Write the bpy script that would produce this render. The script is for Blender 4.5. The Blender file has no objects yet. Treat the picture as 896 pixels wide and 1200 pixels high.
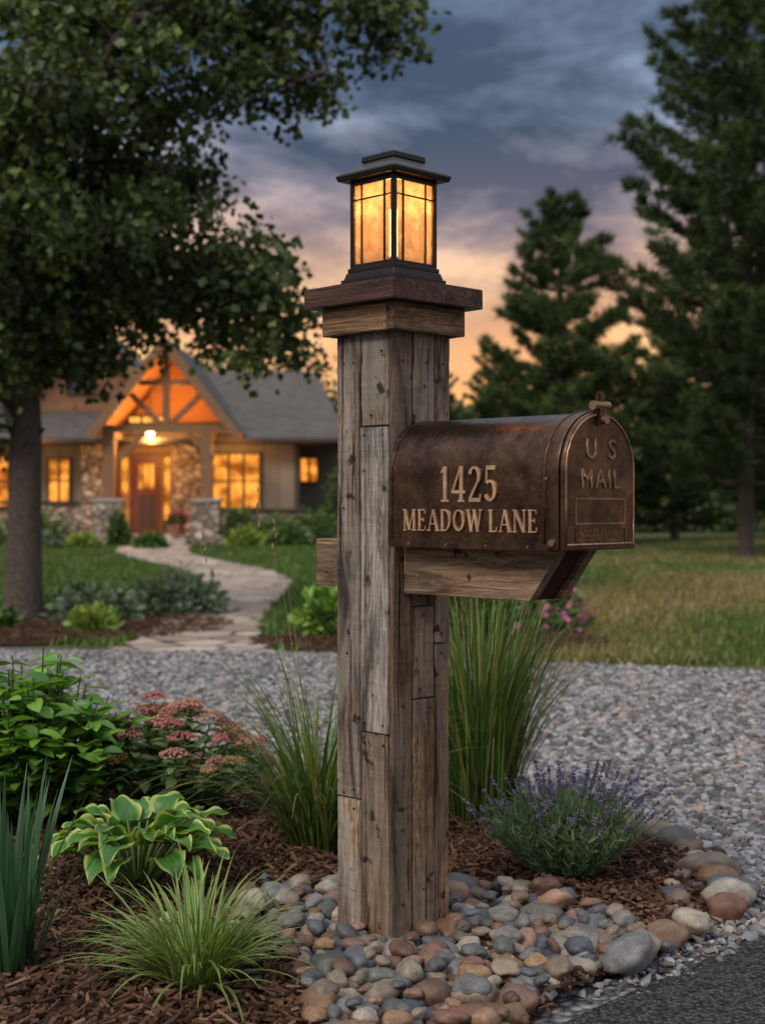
import bpy, bmesh, math, random
import numpy as np
from mathutils import Vector, Matrix, noise
random.seed(7); rng=np.random.default_rng(7)
scene=bpy.context.scene
scene.view_settings.view_transform='Standard'; scene.view_settings.look='None'
scene.view_settings.exposure=0; scene.view_settings.gamma=1
COL=scene.collection
# ------------------------------------------------------------ helpers
def link(ob,parent=None):
    COL.objects.link(ob)
    if parent: ob.parent=parent
    return ob
def empty(name,loc=(0,0,0),rz=0):
    e=bpy.data.objects.new(name,None); e.location=loc; e.rotation_euler=(0,0,rz); e.empty_display_size=.1
    COL.objects.link(e); return e
def np_mesh(name,V,F,mat,C=None,smooth=False,parent=None,mi=None):
    V=np.ascontiguousarray(V,dtype=np.float32); F=np.ascontiguousarray(F,dtype=np.int32)
    n,k=F.shape; me=bpy.data.meshes.new(name)
    me.vertices.add(len(V)); me.vertices.foreach_set('co',V.ravel())
    me.loops.add(n*k); me.loops.foreach_set('vertex_index',F.ravel())
    me.polygons.add(n); me.polygons.foreach_set('loop_start',np.arange(n,dtype=np.int32)*k)
    me.polygons.foreach_set('use_smooth',np.full(n,smooth,dtype=bool))
    for m in (mat if isinstance(mat,(list,tuple)) else [mat]): me.materials.append(m)
    if mi is not None: me.polygons.foreach_set('material_index',np.asarray(mi,dtype=np.int32))
    me.update(calc_edges=True)
    if C is not None:
        a=me.color_attributes.new('Col','FLOAT_COLOR','POINT')
        c=np.ones((len(V),4),dtype=np.float32); c[:,:3]=C; a.data.foreach_set('color',c.ravel())
    ob=bpy.data.objects.new(name,me); return link(ob,parent)
def pymesh(name,V,F,mat,parent=None,smooth=False):
    me=bpy.data.meshes.new(name); me.from_pydata([tuple(v) for v in V],[],F); me.materials.append(mat)
    bm=bmesh.new(); bm.from_mesh(me); bmesh.ops.recalc_face_normals(bm,faces=bm.faces); bm.to_mesh(me); bm.free()
    if smooth:
        for p in me.polygons: p.use_smooth=True
    ob=bpy.data.objects.new(name,me); return link(ob,parent)
def box(name,a,b,mat,parent=None,bev=0,centre=False,rough=0):
    a=Vector(a);b=Vector(b); c=(a+b)/2; s=b-a
    bm=bmesh.new(); bmesh.ops.create_cube(bm,size=1)
    for v in bm.verts: v.co=Vector((v.co.x*s.x,v.co.y*s.y,v.co.z*s.z))
    if bev: bmesh.ops.bevel(bm,geom=list(bm.edges),offset=bev,segments=2,affect='EDGES')
    if rough:
        ax=max(range(3),key=lambda i:s[i]); n=max(2,int(s[ax]/.012)); no=Vector([1.0 if i==ax else 0 for i in range(3)])
        for i in range(1,n):
            bmesh.ops.bisect_plane(bm,geom=bm.verts[:]+bm.edges[:]+bm.faces[:],plane_co=no*(-s[ax]/2+s[ax]*i/n),plane_no=no)
        o=Vector((random.uniform(0,50),random.uniform(0,50),random.uniform(0,50)))
        for v in bm.verts:
            d=Vector((noise.noise(v.co*14+o),noise.noise(v.co*14+o*2),noise.noise(v.co*14+o*3)))*.8+Vector((noise.noise(v.co*70+o),noise.noise(v.co*70+o*2),noise.noise(v.co*70+o*3)))*.5
            d[ax]*=.3; v.co+=d*rough
    if not centre:
        for v in bm.verts: v.co+=c
    me=bpy.data.meshes.new(name); bm.to_mesh(me); bm.free(); me.materials.append(mat)
    ob=bpy.data.objects.new(name,me)
    if centre: ob.location=c
    return link(ob,parent)
def cyl(name,p,r,h,mat,parent=None,axis='z',seg=16,r2=None):
    bm=bmesh.new(); bmesh.ops.create_cone(bm,cap_ends=True,segments=seg,radius1=r,radius2=r if r2 is None else r2,depth=h)
    R={'z':Matrix(),'x':Matrix.Rotation(math.pi/2,4,'Y'),'y':Matrix.Rotation(math.pi/2,4,'X')}[axis]
    bmesh.ops.transform(bm,matrix=Matrix.Translation(Vector(p))@R,verts=bm.verts)
    me=bpy.data.meshes.new(name); bm.to_mesh(me); bm.free(); me.materials.append(mat)
    return link(bpy.data.objects.new(name,me),parent)
def tube(P,R,sides=6):
    P=[Vector(p) for p in P]; V=[];F=[]
    for i,p in enumerate(P):
        t=(P[min(i+1,len(P)-1)]-P[max(i-1,0)]).normalized()
        up=Vector((0,0,1)) if abs(t.z)<.9 else Vector((1,0,0))
        a=t.cross(up).normalized(); b=t.cross(a)
        for k in range(sides):
            an=2*math.pi*k/sides; V.append(p+(a*math.cos(an)+b*math.sin(an))*R[i])
    for i in range(len(P)-1):
        for k in range(sides):
            k2=(k+1)%sides; F.append((i*sides+k,i*sides+k2,(i+1)*sides+k2,(i+1)*sides+k))
    return V,F
class Acc:
    def __init__(s): s.V=[];s.F=[];s.C=[];s.n=0
    def add(s,V,F,C=(1,1,1)):
        V=np.asarray([tuple(v) for v in V],dtype=np.float32) if not isinstance(V,np.ndarray) else V
        F=np.asarray(F,dtype=np.int32); s.V.append(V); s.F.append(F+s.n)
        C=np.asarray(C,dtype=np.float32)
        if C.ndim==1: C=np.tile(C,(len(V),1))
        s.C.append(C); s.n+=len(V)
    def build(s,name,mat,smooth=False,parent=None):
        return np_mesh(name,np.concatenate(s.V),np.concatenate(s.F),mat,np.concatenate(s.C),smooth,parent)
def scatter(tv,tf,M,T,C):
    N=len(T);k=len(tv)
    V=np.einsum('nij,kj->nki',M,tv)+T[:,None,:]
    F=np.asarray(tf)[None]+(np.arange(N)*k)[:,None,None]
    return V.reshape(-1,3),F.reshape(-1,np.asarray(tf).shape[1]),np.repeat(C,k,axis=0)
def rotmats(N,tilt=math.pi):
    yaw=rng.uniform(0,2*math.pi,N); t=rng.uniform(-tilt,tilt,N); r=rng.uniform(-tilt,tilt,N)
    cz,sz=np.cos(yaw),np.sin(yaw);cx,sx=np.cos(t),np.sin(t);cy,sy=np.cos(r),np.sin(r);o=np.ones(N);z=np.zeros(N)
    Z=np.stack([cz,-sz,z,sz,cz,z,z,z,o],1).reshape(N,3,3);X=np.stack([o,z,z,z,cx,-sx,z,sx,cx],1).reshape(N,3,3)
    Y=np.stack([cy,z,sy,z,o,z,-sy,z,cy],1).reshape(N,3,3); return Z@X@Y
def frames(D,up=None):
    D=D/np.linalg.norm(D,axis=1,keepdims=True)
    U=rng.normal(size=D.shape) if up is None else up
    S=np.cross(D,U); S/=np.linalg.norm(S,axis=1,keepdims=True)+1e-9
    Nn=np.cross(S,D); return np.stack([S,D,Nn],axis=2)
def ico(sub):
    bm=bmesh.new(); bmesh.ops.create_icosphere(bm,subdivisions=sub,radius=1)
    V=np.array([v.co[:] for v in bm.verts]); F=np.array([[v.index for v in f.verts] for f in bm.faces]); bm.free(); return V,F
# ------------------------------------------------------------ materials
def mat(name):
    m=bpy.data.materials.new(name); m.use_nodes=True; nt=m.node_tree
    b=nt.nodes['Principled BSDF']; return m,nt,b
def N(nt,t,**kw):
    n=nt.nodes.new(t)
    for k,v in kw.items():
        if k in n.inputs: n.inputs[k].default_value=v
        else: setattr(n,k,v)
    return n
def ramp(nt,src,stops,interp='LINEAR'):
    r=nt.nodes.new('ShaderNodeValToRGB'); r.color_ramp.interpolation=interp
    while len(r.color_ramp.elements)<len(stops): r.color_ramp.elements.new(.5)
    for e,(p,c) in zip(r.color_ramp.elements,stops):
        e.position=p; e.color=(c,c,c,1) if isinstance(c,(int,float)) else (*c,1)
    nt.links.new(src,r.inputs[0]); return r.outputs[0]
def mix(nt,a,b,f,mode='MIX'):
    m=nt.nodes.new('ShaderNodeMix'); m.data_type='RGBA'; m.blend_type=mode
    for s,v in ((m.inputs[6],a),(m.inputs[7],b),(m.inputs[0],f)):
        if isinstance(v,(int,float)): s.default_value=v
        elif isinstance(v,tuple): s.default_value=(*v,1)
        else: nt.links.new(v,s)
    return m.outputs[2]
def bump(nt,b,h,strength,dist):
    n=N(nt,'ShaderNodeBump',Strength=strength,Distance=dist); nt.links.new(h,n.inputs['Height']); nt.links.new(n.outputs[0],b.inputs['Normal']); return n
def coords(nt,scale=(1,1,1),kind='Object',rnd=False):
    tc=N(nt,'ShaderNodeTexCoord'); out=tc.outputs[kind]
    if rnd:
        oi=N(nt,'ShaderNodeObjectInfo'); v=N(nt,'ShaderNodeVectorMath',operation='SCALE'); v.inputs[0].default_value=(13,7,31)
        nt.links.new(oi.outputs['Random'],v.inputs['Scale']); a=N(nt,'ShaderNodeVectorMath',operation='ADD')
        nt.links.new(out,a.inputs[0]); nt.links.new(v.outputs[0],a.inputs[1]); out=a.outputs[0]
    mp=N(nt,'ShaderNodeMapping'); mp.inputs['Scale'].default_value=scale; nt.links.new(out,mp.inputs[0]); return mp.outputs[0]
def noiset(nt,vec,scale,detail=5,rough=.6,dist=0):
    n=N(nt,'ShaderNodeTexNoise',Scale=scale,Detail=detail,Roughness=rough,Distortion=dist)
    if vec is not None: nt.links.new(vec,n.inputs['Vector'])
    return n.outputs['Fac']
def wood(name,dark,mid,light,axis='z',rough=.85,grey=None,greyamt=.5,bs=.9,crack=.9,sawn=.5):
    m,nt,b=mat(name)
    def ax(l,h): return {'z':(h,h,l),'x':(l,h,h),'y':(h,l,h)}[axis]
    f=noiset(nt,coords(nt,ax(2.5,75),rnd=True),1,9,.7,.8)
    w=noiset(nt,coords(nt,ax(1.3,18),rnd=True),1,4,.6,2.5)
    wv=N(nt,'ShaderNodeMath',operation='SINE'); ml=N(nt,'ShaderNodeMath',operation='MULTIPLY'); ml.inputs[1].default_value=60; nt.links.new(w,ml.inputs[0]); nt.links.new(ml.outputs[0],wv.inputs[0])
    ring=ramp(nt,wv.outputs[0],[(0,0.0),(1,1.0)])
    c=ramp(nt,f,[(.35,dark),(.49,mid),(.63,light)])
    c=mix(nt,c,mix(nt,dark,light,ring),.36)
    v3=coords(nt,(1,1,1),rnd=True); g=noiset(nt,coords(nt,ax(3,11),rnd=True),1,6,.7,.6)
    if grey: c=mix(nt,c,mix(nt,c,grey,greyamt),ramp(nt,g,[(.43,0.0),(.54,1.0)]))
    st=noiset(nt,coords(nt,ax(3.2,15),rnd=True),1,5,.65,.8); c=mix(nt,c,ramp(nt,st,[(.34,.25),(.47,.88),(.68,1.35)]),1.0,'MULTIPLY')
    blot=noiset(nt,v3,24,3,.5); c=mix(nt,c,tuple(x*.3 for x in dark),ramp(nt,blot,[(.645,0.0),(.70,.9)]))
    ck=noiset(nt,coords(nt,ax(2.0,110),rnd=True),1,3,.5,.3); ckr=ramp(nt,ck,[(.635,0.0),(.67,crack)]); c=mix(nt,c,(.010,.007,.005),ckr)
    saw=noiset(nt,coords(nt,ax(190,5),rnd=True),1,2,.5,.8); sm=ramp(nt,noiset(nt,v3,11,2,.5),[(.45,0.0),(.65,sawn)])
    c=mix(nt,c,mix(nt,c,ramp(nt,saw,[(.3,.6),(.7,1.3)]),1.0,'MULTIPLY'),sm)
    oi=N(nt,'ShaderNodeObjectInfo'); mr=N(nt,'ShaderNodeMapRange'); mr.inputs['To Min'].default_value=.68; mr.inputs['To Max'].default_value=1.25
    nt.links.new(oi.outputs['Random'],mr.inputs[0])
    sv=N(nt,'ShaderNodeVectorMath',operation='SCALE'); nt.links.new(c,sv.inputs[0]); nt.links.new(mr.outputs[0],sv.inputs['Scale'])
    nt.links.new(sv.outputs[0],b.inputs['Base Color']); b.inputs['Roughness'].default_value=rough; b.inputs['Specular IOR Level'].default_value=.3
    hgt=mix(nt,mix(nt,f,saw,.15),(0,0,0),ckr)
    bump(nt,b,hgt,bs,.006); return m
def vcol(name,rough=.6,trans=0,bumpscale=0,bumpd=.002,spec=.3,speck=0):
    m,nt,b=mat(name); a=N(nt,'ShaderNodeAttribute',attribute_name='Col'); c=a.outputs['Color']
    if bumpscale:
        f=noiset(nt,coords(nt),bumpscale,4,.6); bump(nt,b,f,.5,bumpd)
        if speck:
            c=mix(nt,c,ramp(nt,f,[(.3,1-speck),(.7,1.0)]),1.0,'MULTIPLY')
            f2=noiset(nt,coords(nt),bumpscale*9,2,.6); c=mix(nt,c,ramp(nt,f2,[(.3,1-speck*.7),(.7,1.15)]),1.0,'MULTIPLY')
    nt.links.new(c,b.inputs['Base Color']); b.inputs['Roughness'].default_value=rough; b.inputs['Specular IOR Level'].default_value=spec
    if trans:
        t=N(nt,'ShaderNodeBsdfTranslucent'); nt.links.new(mix(nt,c,(1.3,1.25,.6),1.0,'MULTIPLY'),t.inputs[0])
        ms=N(nt,'ShaderNodeMixShader'); ms.inputs[0].default_value=trans
        nt.links.new(b.outputs[0],ms.inputs[1]); nt.links.new(t.outputs[0],ms.inputs[2]); nt.links.new(ms.outputs[0],nt.nodes['Material Output'].inputs[0])
    return m
def plain(name,c,rough=.6,metal=0,bs=0,bd=.002,var=0):
    m,nt,b=mat(name); b.inputs['Base Color'].default_value=(*c,1); b.inputs['Roughness'].default_value=rough; b.inputs['Metallic'].default_value=metal
    if bs:
        f=noiset(nt,coords(nt),bs,5,.6); bump(nt,b,f,.5,bd)
        if var: nt.links.new(mix(nt,tuple(x*(1-var) for x in c),tuple(min(1,x*(1+var)) for x in c),ramp(nt,f,[(.3,0.0),(.7,1.0)])),b.inputs['Base Color'])
    return m
def emis(name,c,s,var=0,scale=4):
    m,nt,b=mat(name); nt.nodes.remove(b); e=N(nt,'ShaderNodeEmission',Strength=s); e.inputs[0].default_value=(*c,1)
    if var:
        f=noiset(nt,coords(nt),scale,3,.5); nt.links.new(mix(nt,tuple(x*(1-var)*k for x,k in zip(c,(1,.7,.5))),c,ramp(nt,f,[(.38,0.0),(.6,1.0)])),e.inputs[0])
    nt.links.new(e.outputs[0],nt.nodes['Material Output'].inputs[0]); return m

M_barn=wood('reclaimed_wood',(.042,.027,.018),(.175,.12,.082),(.38,.285,.205),'z',grey=(.25,.225,.20),greyamt=.7)
M_barn2=wood('reclaimed_wood_brown',(.036,.020,.011),(.155,.093,.052),(.34,.215,.13),'z',grey=(.21,.175,.145),greyamt=.5)
M_white=wood('greyed_wood',(.08,.067,.055),(.22,.195,.17),(.40,.365,.33),'z')
M_armx=wood('arm_wood',(.045,.024,.013),(.18,.104,.056),(.36,.225,.13),'x',grey=(.23,.18,.14),greyamt=.35,crack=.5)
M_collar_x=wood('collar_wood_x',(.055,.028,.015),(.2,.115,.066),(.38,.24,.14),'x',crack=.6)
M_collar_y=wood('collar_wood_y',(.055,.028,.015),(.2,.115,.066),(.38,.24,.14),'y',crack=.6)
M_cap=wood('cap_wood',(.022,.009,.006),(.08,.033,.022),(.15,.07,.045),'x',rough=.45,bs=.5,crack=.3,sawn=.1)
M_dark=plain('dark_core',(.012,.009,.007),.9)
M_nail=plain('nail_iron',(.03,.02,.015),.6,.6)
# ------------------------------------------------------------ mailbox post
A45=-math.pi/4
post=empty('mailbox_post',(0,0,0),A45)
box('core',(-.071,-.071,-.05),(.071,.071,1.262),M_dark,post)
def board(n,a,b,m):
    return box(n,a,b,m,post,bev=.0018,centre=True,rough=.0019)
g=.0013; T=.083
def vb(nm,face,lo,hi,z0,z1,m,off=0):
    t0,t1=.0712,T+off
    if face=='-y': return board(nm,(lo+g,-t1,z0+g),(hi-g,-t0,z1-g),m)
    if face=='+x': return board(nm,(t0,lo+g,z0+g),(t1,hi-g,z1-g),m)
    if face=='+y': return board(nm,(lo+g,t0,z0+g),(hi-g,t1,z1-g),m)
    if face=='-x': return board(nm,(-t1,lo+g,z0+g),(-t0,hi-g,z1-g),m)
vb('board_l1a','-y',-.083,-.012,-.05,.30,M_barn,.001); vb('board_l1b','-y',-.083,-.012,.30,1.262,M_barn,.0025)
vb('board_l2a','-y',-.012,.0705,-.05,.442,M_barn2,.0); vb('board_l2b','-y',-.012,.0705,.442,1.067,M_white,.003); vb('board_l2c','-y',-.012,.0705,1.067,1.262,M_barn,.001)
vb('board_r1','+x',-.086,-.030,-.05,1.262,M_barn2,.001)
vb('board_r2a','+x',-.030,.036,-.05,.51,M_barn2,.003); vb('board_r2b','+x',-.030,.036,.51,.70,M_barn2,.0); vb('board_r2c','+x',-.030,.036,.70,1.262,M_barn,.002)
vb('board_r3a','+x',.036,.083,-.05,.62,M_barn2,.0); vb('board_r3b','+x',.036,.083,.62,1.262,M_barn2,.002)
vb('board_b1','+y',-.083,0,-.05,1.262,M_barn); vb('board_b2','+y',0,.0705,-.05,1.262,M_barn2)
vb('board_b3','-x',-.0705,0,-.05,1.262,M_barn); vb('board_b4','-x',0,.0705,-.05,1.262,M_barn2)
for (x,z) in [(-.03,.32),(-.03,.28),(-.06,.31),(0,.46),(.055,.46),(0,.42),(.055,.42),(0,1.05),(.055,1.05),(.02,1.09),(-.06,.9),(-.03,1.2),(-.06,1.2),(.05,1.22),(-.05,.6)]:
    cyl('nail',(x,-T-.003,z),.0024,.003,M_nail,post,'y',8)
for (y,z) in [(-.06,.5),(-.06,.25),(-.01,.53),(.02,.49),(-.01,.72),(.055,.6),(.055,.64),(-.06,1.2),(.01,1.2),(.06,1.2),(-.06,.1),(0,.12),(.0,.68)]:
    cyl('nail',(T+.003,y,z),.0024,.003,M_nail,post,'x',8)
c=.106
def rb(n,a,b,m,r=.001): return box(n,a,b,m,post,bev=.0018,centre=True,rough=r)
rb('collar_a',(-c,-c,1.258),(c-.021,-c+.02,1.3145),M_collar_x)
rb('collar_b',(c-.02,-c,1.258),(c,c,1.3145),M_collar_y)
rb('collar_c',(-c,c-.02,1.258),(c-.021,c,1.3145),M_collar_x)
rb('collar_d',(-c,-c+.021,1.258),(-c+.02,c-.021,1.3145),M_collar_y)
box('collar_fill',(-c+.018,-c+.018,1.262),(c-.018,c-.018,1.31),M_dark,post)
c=.1325
rb('cap_slab',(-c,-c,1.3155),(c,c,1.357),M_cap,.0012)
def arm_piece(nm,y0,y1,u0,u1,m,z0=.728,z1=.8235,rake=.07):
    cx=(u0+u1)/2; V=[];
    for y in (y0,y1): V+=[(u0-cx,y,z0-.775),(u1-rake-cx,y,z0-.775),(u1-cx,y,z1-.775),(u0-cx,y,z1-.775)]
    ob=pymesh(nm,V,[(0,1,2,3),(4,7,6,5),(0,4,5,1),(1,5,6,2),(2,6,7,3),(3,7,4,0)],m,post); ob.location=(cx,0,.775)
    md=ob.modifiers.new('b','BEVEL'); md.width=.0015; md.segments=2; return ob
M_armin=wood('arm_wood_stained',(.02,.005,.003),(.07,.018,.01),(.12,.035,.02),'x',crack=.3)
arm_piece('arm_cheek_near',-.058,-.034,.086,.482,M_armx)
arm_piece('arm_cheek_far',.034,.058,.086,.482,M_armx)
arm_piece('arm_filler',-.0338,.0338,.086,.470,M_armin)
arm_piece('arm_tail',-.058,.058,-.176,-.0865,M_armx,z0=.735,z1=.835,rake=0)
# ------------------------------------------------------------ mailbox
mb=empty('mailbox',(0,0,0),A45)
def bronze(name,c1,c2,rough=.42,bs=140,bd=.0009,met=.85):
    m,nt,b=mat(name); v=coords(nt); f=noiset(nt,v,9,6,.7,.4); f2=noiset(nt,v,bs,3,.6)
    c_=mix(nt,c1,c2,ramp(nt,f,[(.38,0.0),(.68,1.0)])); f3=noiset(nt,v,42,4,.7); c_=mix(nt,c_,ramp(nt,f3,[(.35,.7),(.65,1.2)]),1.0,'MULTIPLY')
    nt.links.new(c_,b.inputs['Base Color'])
    b.inputs['Metallic'].default_value=met
    nt.links.new(ramp(nt,f,[(.3,rough+.1),(.7,rough-.08)]),b.inputs['Roughness']); bump(nt,b,f2,.6,bd); return m
M_br=bronze('hammered_bronze',(.042,.025,.018),(.165,.092,.056),.30,110,.0013,.92)
M_br2=bronze('bronze_door',(.07,.041,.029),(.20,.115,.073),.34,60,.0004,.9)
M_let=bronze('copper_lettering',(.46,.28,.17),(.68,.43,.27),.4,300,.0001,.6)
M_let2=bronze('worn_copper',(.24,.145,.093),(.40,.245,.158),.36,200,.0002)
def arch(hw,z0,zs,n=28,top=None):
    top=hw if top is None else top
    P=[(-hw,z0),(-hw,(z0+zs)/2)]
    P+=[(-hw*math.cos(math.pi*i/n),zs+top*math.sin(math.pi*i/n)) for i in range(n+1)]
    P+=[(hw,(z0+zs)/2),(hw,z0)]; return P
def prism(nm,P,x0,x1,m,parent,bev=0,smooth=False):
    n=len(P); V=[(x0,y,z) for y,z in P]+[(x1,y,z) for y,z in P]
    F=[tuple(range(n)),tuple(range(n,2*n))]+[(i,(i+1)%n,n+(i+1)%n,n+i) for i in range(n)]
    ob=pymesh(nm,V,F,m,parent)
    if bev:
        md=ob.modifiers.new('b','BEVEL'); md.width=bev; md.segments=3; md.limit_method='ANGLE'; md.angle_limit=math.radians(50)
    if smooth:
        for p in ob.data.polygons[2:]: p.use_smooth=True
        md=ob.modifiers.new('e','EDGE_SPLIT'); md.split_angle=math.radians(40)
    return ob
hw=.1075; zs=.9695; z0=.827
prism('body',arch(hw,z0,zs),.098,.508,M_br,mb,smooth=True)
prism('front_rim',arch(hw+.003,z0-.001,zs),.5,.520,M_br2,mb,smooth=True,bev=.0015)
prism('back_rim',arch(hw+.0022,z0-.001,zs),.095,.104,M_br,mb,smooth=True,bev=.0015)
prism('door',arch(hw+.001,z0-.002,zs),.5215,.531,M_br2,mb,smooth=True,bev=.0025)
def path_tube(nm,P,r,m,parent,sides=8):
    V,F=tube(P,[r]*len(P),sides); F=[tuple(f) for f in F]+[tuple(range(sides)),tuple(range(len(V)-sides,len(V)))]
    return pymesh(nm,V,F,m,parent,smooth=True)
path_tube('door_bead',[(.531,y,z) for y,z in arch(hw-.005,z0+.008,zs)]+[(.531,-hw+.005,z0+.008)],.0028,M_let2,mb)
path_tube('body_bead',[(.487,y,z) for y,z in arch(hw+.0,z0+.004,zs)],.0022,M_br2,mb)
box('skirt_near',(.1,-hw-.0025,z0-.003),(.5,-hw+.002,z0+.010),M_br,mb,bev=.0008)
box('skirt_far',(.1,hw-.002,z0-.003),(.5,hw+.0025,z0+.010),M_br,mb,bev=.0008)
box('floor_pan',(.1,-hw+.003,z0-.003),(.5,hw-.003,z0+.002),M_br,mb)
for u in (.15,.25,.35,.45): cyl('rivet',(u,-hw-.003,z0+.004),.0026,.002,M_let2,mb,'y',12)
cyl('hinge_pin',(.507,-hw-.0045,z0+.012),.0065,.006,M_let2,mb,'y',16)
cyl('rivet',(.494,-hw-.0035,.955),.0028,.002,M_let2,mb,'y',12)
def framebox(nm,y0,y1,za,zb,t,m):
    x0,x1=.5305,.5325
    box(nm+'_t',(x0,y0,zb-t),(x1,y1,zb),m,mb);box(nm+'_b',(x0,y0,za),(x1,y1,za+t),m,mb)
    box(nm+'_l',(x0,y0,za+t),(x1,y0+t,zb-t),m,mb);box(nm+'_r',(x0,y1-t,za+t),(x1,y1,zb-t),m,mb)
framebox('name_plate',-.076,.076,.872,.920,.0028,M_let2)
framebox('fine_print_frame',-.076,.076,.834,.866,.0018,M_br2)
def text(nm,s,size,loc,m,ext=.0015,sp=1.0,bev=0):
    cu=bpy.data.curves.new(nm,'FONT'); cu.body=s; cu.size=size; cu.extrude=ext; cu.align_x='CENTER'; cu.space_character=sp; cu.bevel_depth=bev
    ob=bpy.data.objects.new(nm,cu); cu.materials.append(m); ob.location=loc; ob.rotation_euler=(math.pi/2,0,math.pi/2); return link(ob,mb)
text('us_text','U S',.052,(.5315,0,.992),M_let2,.0012,1.35,.0005)
text('mail_text','MAIL',.050,(.5315,0,.938),M_let2,.0012,1.18,.0005)
text('fine_print_1','SUNRISE CANYON',.0145,(.5312,0,.8545),M_let2,.0008,1.1)
text('fine_print_2','APPROVED BY THE',.0125,(.5312,0,.846),M_let2,.0008,1.1)
text('fine_print_3','POSTMASTER GENERAL',.0115,(.5312,0,.8375),M_let2,.0008,1.1)
ztop=zs+hw
box('latch_plate',(.480,-.017,ztop-.003),(.530,.017,ztop+.006),M_br2,mb,bev=.002)
box('latch_tab',(.526,-.014,ztop-.026),(.538,.014,ztop+.012),M_br2,mb,bev=.004)
cyl('latch_pin',(.531,0,ztop+.012),.0085,.046,M_let2,mb,'y',16)
box('latch_handle',(.525,-.010,ztop+.004),(.537,.010,ztop+.038),M_br2,mb,bev=.004)
cyl('latch_knob',(.541,-.0,ztop-.014),.008,.010,M_let2,mb,'x',16)
T1=.155;t1=.075
G={'1':(.46,[('l',.22,0,.22,1,T1),('s',.22,.03,.38),('l',.2,.97,.05,.82,t1)]),
'4':(.72,[('l',.47,0,.47,1,T1),('l',.04,.28,.43,.97,.085),('l',.0,.28,.66,.28,.09),('s',.47,.03,.32)]),
'2':(.66,[('a',.29,.71,.22,.24,165,-35,.14,.07),('l',.47,.58,.08,.08,.1),('l',.04,.055,.58,.055,.11),('l',.56,.05,.6,.22,.05)]),
'5':(.62,[('l',.12,.94,.54,.94,.12),('l',.13,.95,.11,.52,.07),('a',.28,.31,.22,.26,128,-155,.15,.07)]),
'M':(1.0,[('l',.13,0,.13,1,t1),('l',.14,.97,.47,.04,T1),('l',.47,.04,.80,.97,t1),('l',.84,0,.84,1,T1),('s',.13,.03,.26),('s',.84,.03,.32),('s',.1,.97,.2),('s',.85,.97,.28)]),
'E':(.66,[('l',.16,0,.16,1,T1),('l',.04,.97,.54,.97,.06),('l',.16,.52,.44,.52,.06),('l',.04,.03,.56,.03,.06),('l',.53,.97,.55,.8,.05),('l',.56,.03,.59,.22,.05),('l',.44,.42,.44,.62,.045)]),
'A':(.84,[('l',.1,0,.40,.99,t1),('l',.40,.99,.74,0,T1),('l',.2,.33,.6,.33,.055),('s',.1,.03,.24),('s',.74,.03,.3)]),
'D':(.84,[('l',.16,0,.16,1,T1),('a',.32,.5,.38,.465,90,-90,.15,.065),('l',.04,.965,.33,.965,.065),('l',.04,.035,.33,.035,.065)]),
'O':(.88,[('a',.42,.5,.33,.455,0,360,.15,.065)]),
'W':(1.1,[('l',.1,1,.33,.0,T1),('l',.33,.0,.55,.92,t1),('l',.55,.95,.78,.0,T1),('l',.78,.0,1.0,1,t1),('s',.1,.97,.28),('s',1.0,.97,.22),('s',.54,.97,.22)]),
'L':(.62,[('l',.16,0,.16,1,T1),('l',.04,.03,.54,.03,.06),('l',.54,.03,.57,.24,.05),('s',.16,.97,.32)]),
'N':(.9,[('l',.14,0,.14,1,t1),('l',.14,.98,.74,.02,T1),('l',.76,0,.76,1,t1),('s',.14,.03,.26),('s',.76,.97,.26),('s',.09,.97,.16)])}
def lettering(nm,s,u0,u1,zb,h,m):
    acc=Acc(); adv=[]; x=0; tr=.1; kk=[0]
    for ch in s:
        adv.append(x); x+=(.34 if ch==' ' else G[ch][0]+tr)
    tot=x-tr; sx=(u1-u0)/tot
    def strip(L,R,gx):
        kk[0]+=1; n=len(L); yf=-hw-.0042-.00004*(kk[0]%13); yb=-hw+.001; V=[]
        for y in (yf,yb):
            for p in L+R: V.append((u0+(gx+p[0])*sx,y,zb+p[1]*h))
        F=[]
        for i in range(n-1):
            F.append((i,i+1,n+i+1,n+i)); F.append((i,2*n+i,2*n+i+1,i+1)); F.append((n+i,n+i+1,3*n+i+1,3*n+i))
        F+= [(0,n,3*n,2*n),(n-1,3*n-1,4*n-1,2*n-1)]
        acc.add(np.array(V),F)
    for ch,gx in zip(s,adv):
        if ch==' ': continue
        for st in G[ch][1]:
            if st[0]=='s': st=('l',st[1]-st[3]/2,st[2],st[1]+st[3]/2,st[2],.06)
            if st[0]=='l':
                _,x0,y0,x1,y1,w=st; dx,dy=x1-x0,y1-y0; l=math.hypot(dx,dy)
                nx,ny=-dy/l*w/2,dx/l*w/2
                if abs(dy)>.5*abs(dx):
                    ww=w/2*l/abs(dy); nx,ny=(-ww if dy>0 else ww),0
                strip([(x0+nx,y0+ny),(x1+nx,y1+ny)],[(x0-nx,y0-ny),(x1-nx,y1-ny)],gx)
            else:
                _,cx,cy,rx,ry,a0,a1,W,w=st; L=[];R=[]
                for i in range(29):
                    a=math.radians(a0+(a1-a0)*i/28); ww=(w+(W-w)*abs(math.cos(a))**1.5)/2
                    L.append((cx+(rx+ww)*math.cos(a),cy+(ry+ww)*math.sin(a))); R.append((cx+(rx-ww)*math.cos(a),cy+(ry-ww)*math.sin(a)))
                strip(L,R,gx)
    return acc.build(nm,m,parent=mb)
lettering('house_number','1425',.236,.378,.913,.068,M_let)
lettering('street_name','MEADOW LANE',.136,.474,.857,.042,M_let)
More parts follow.
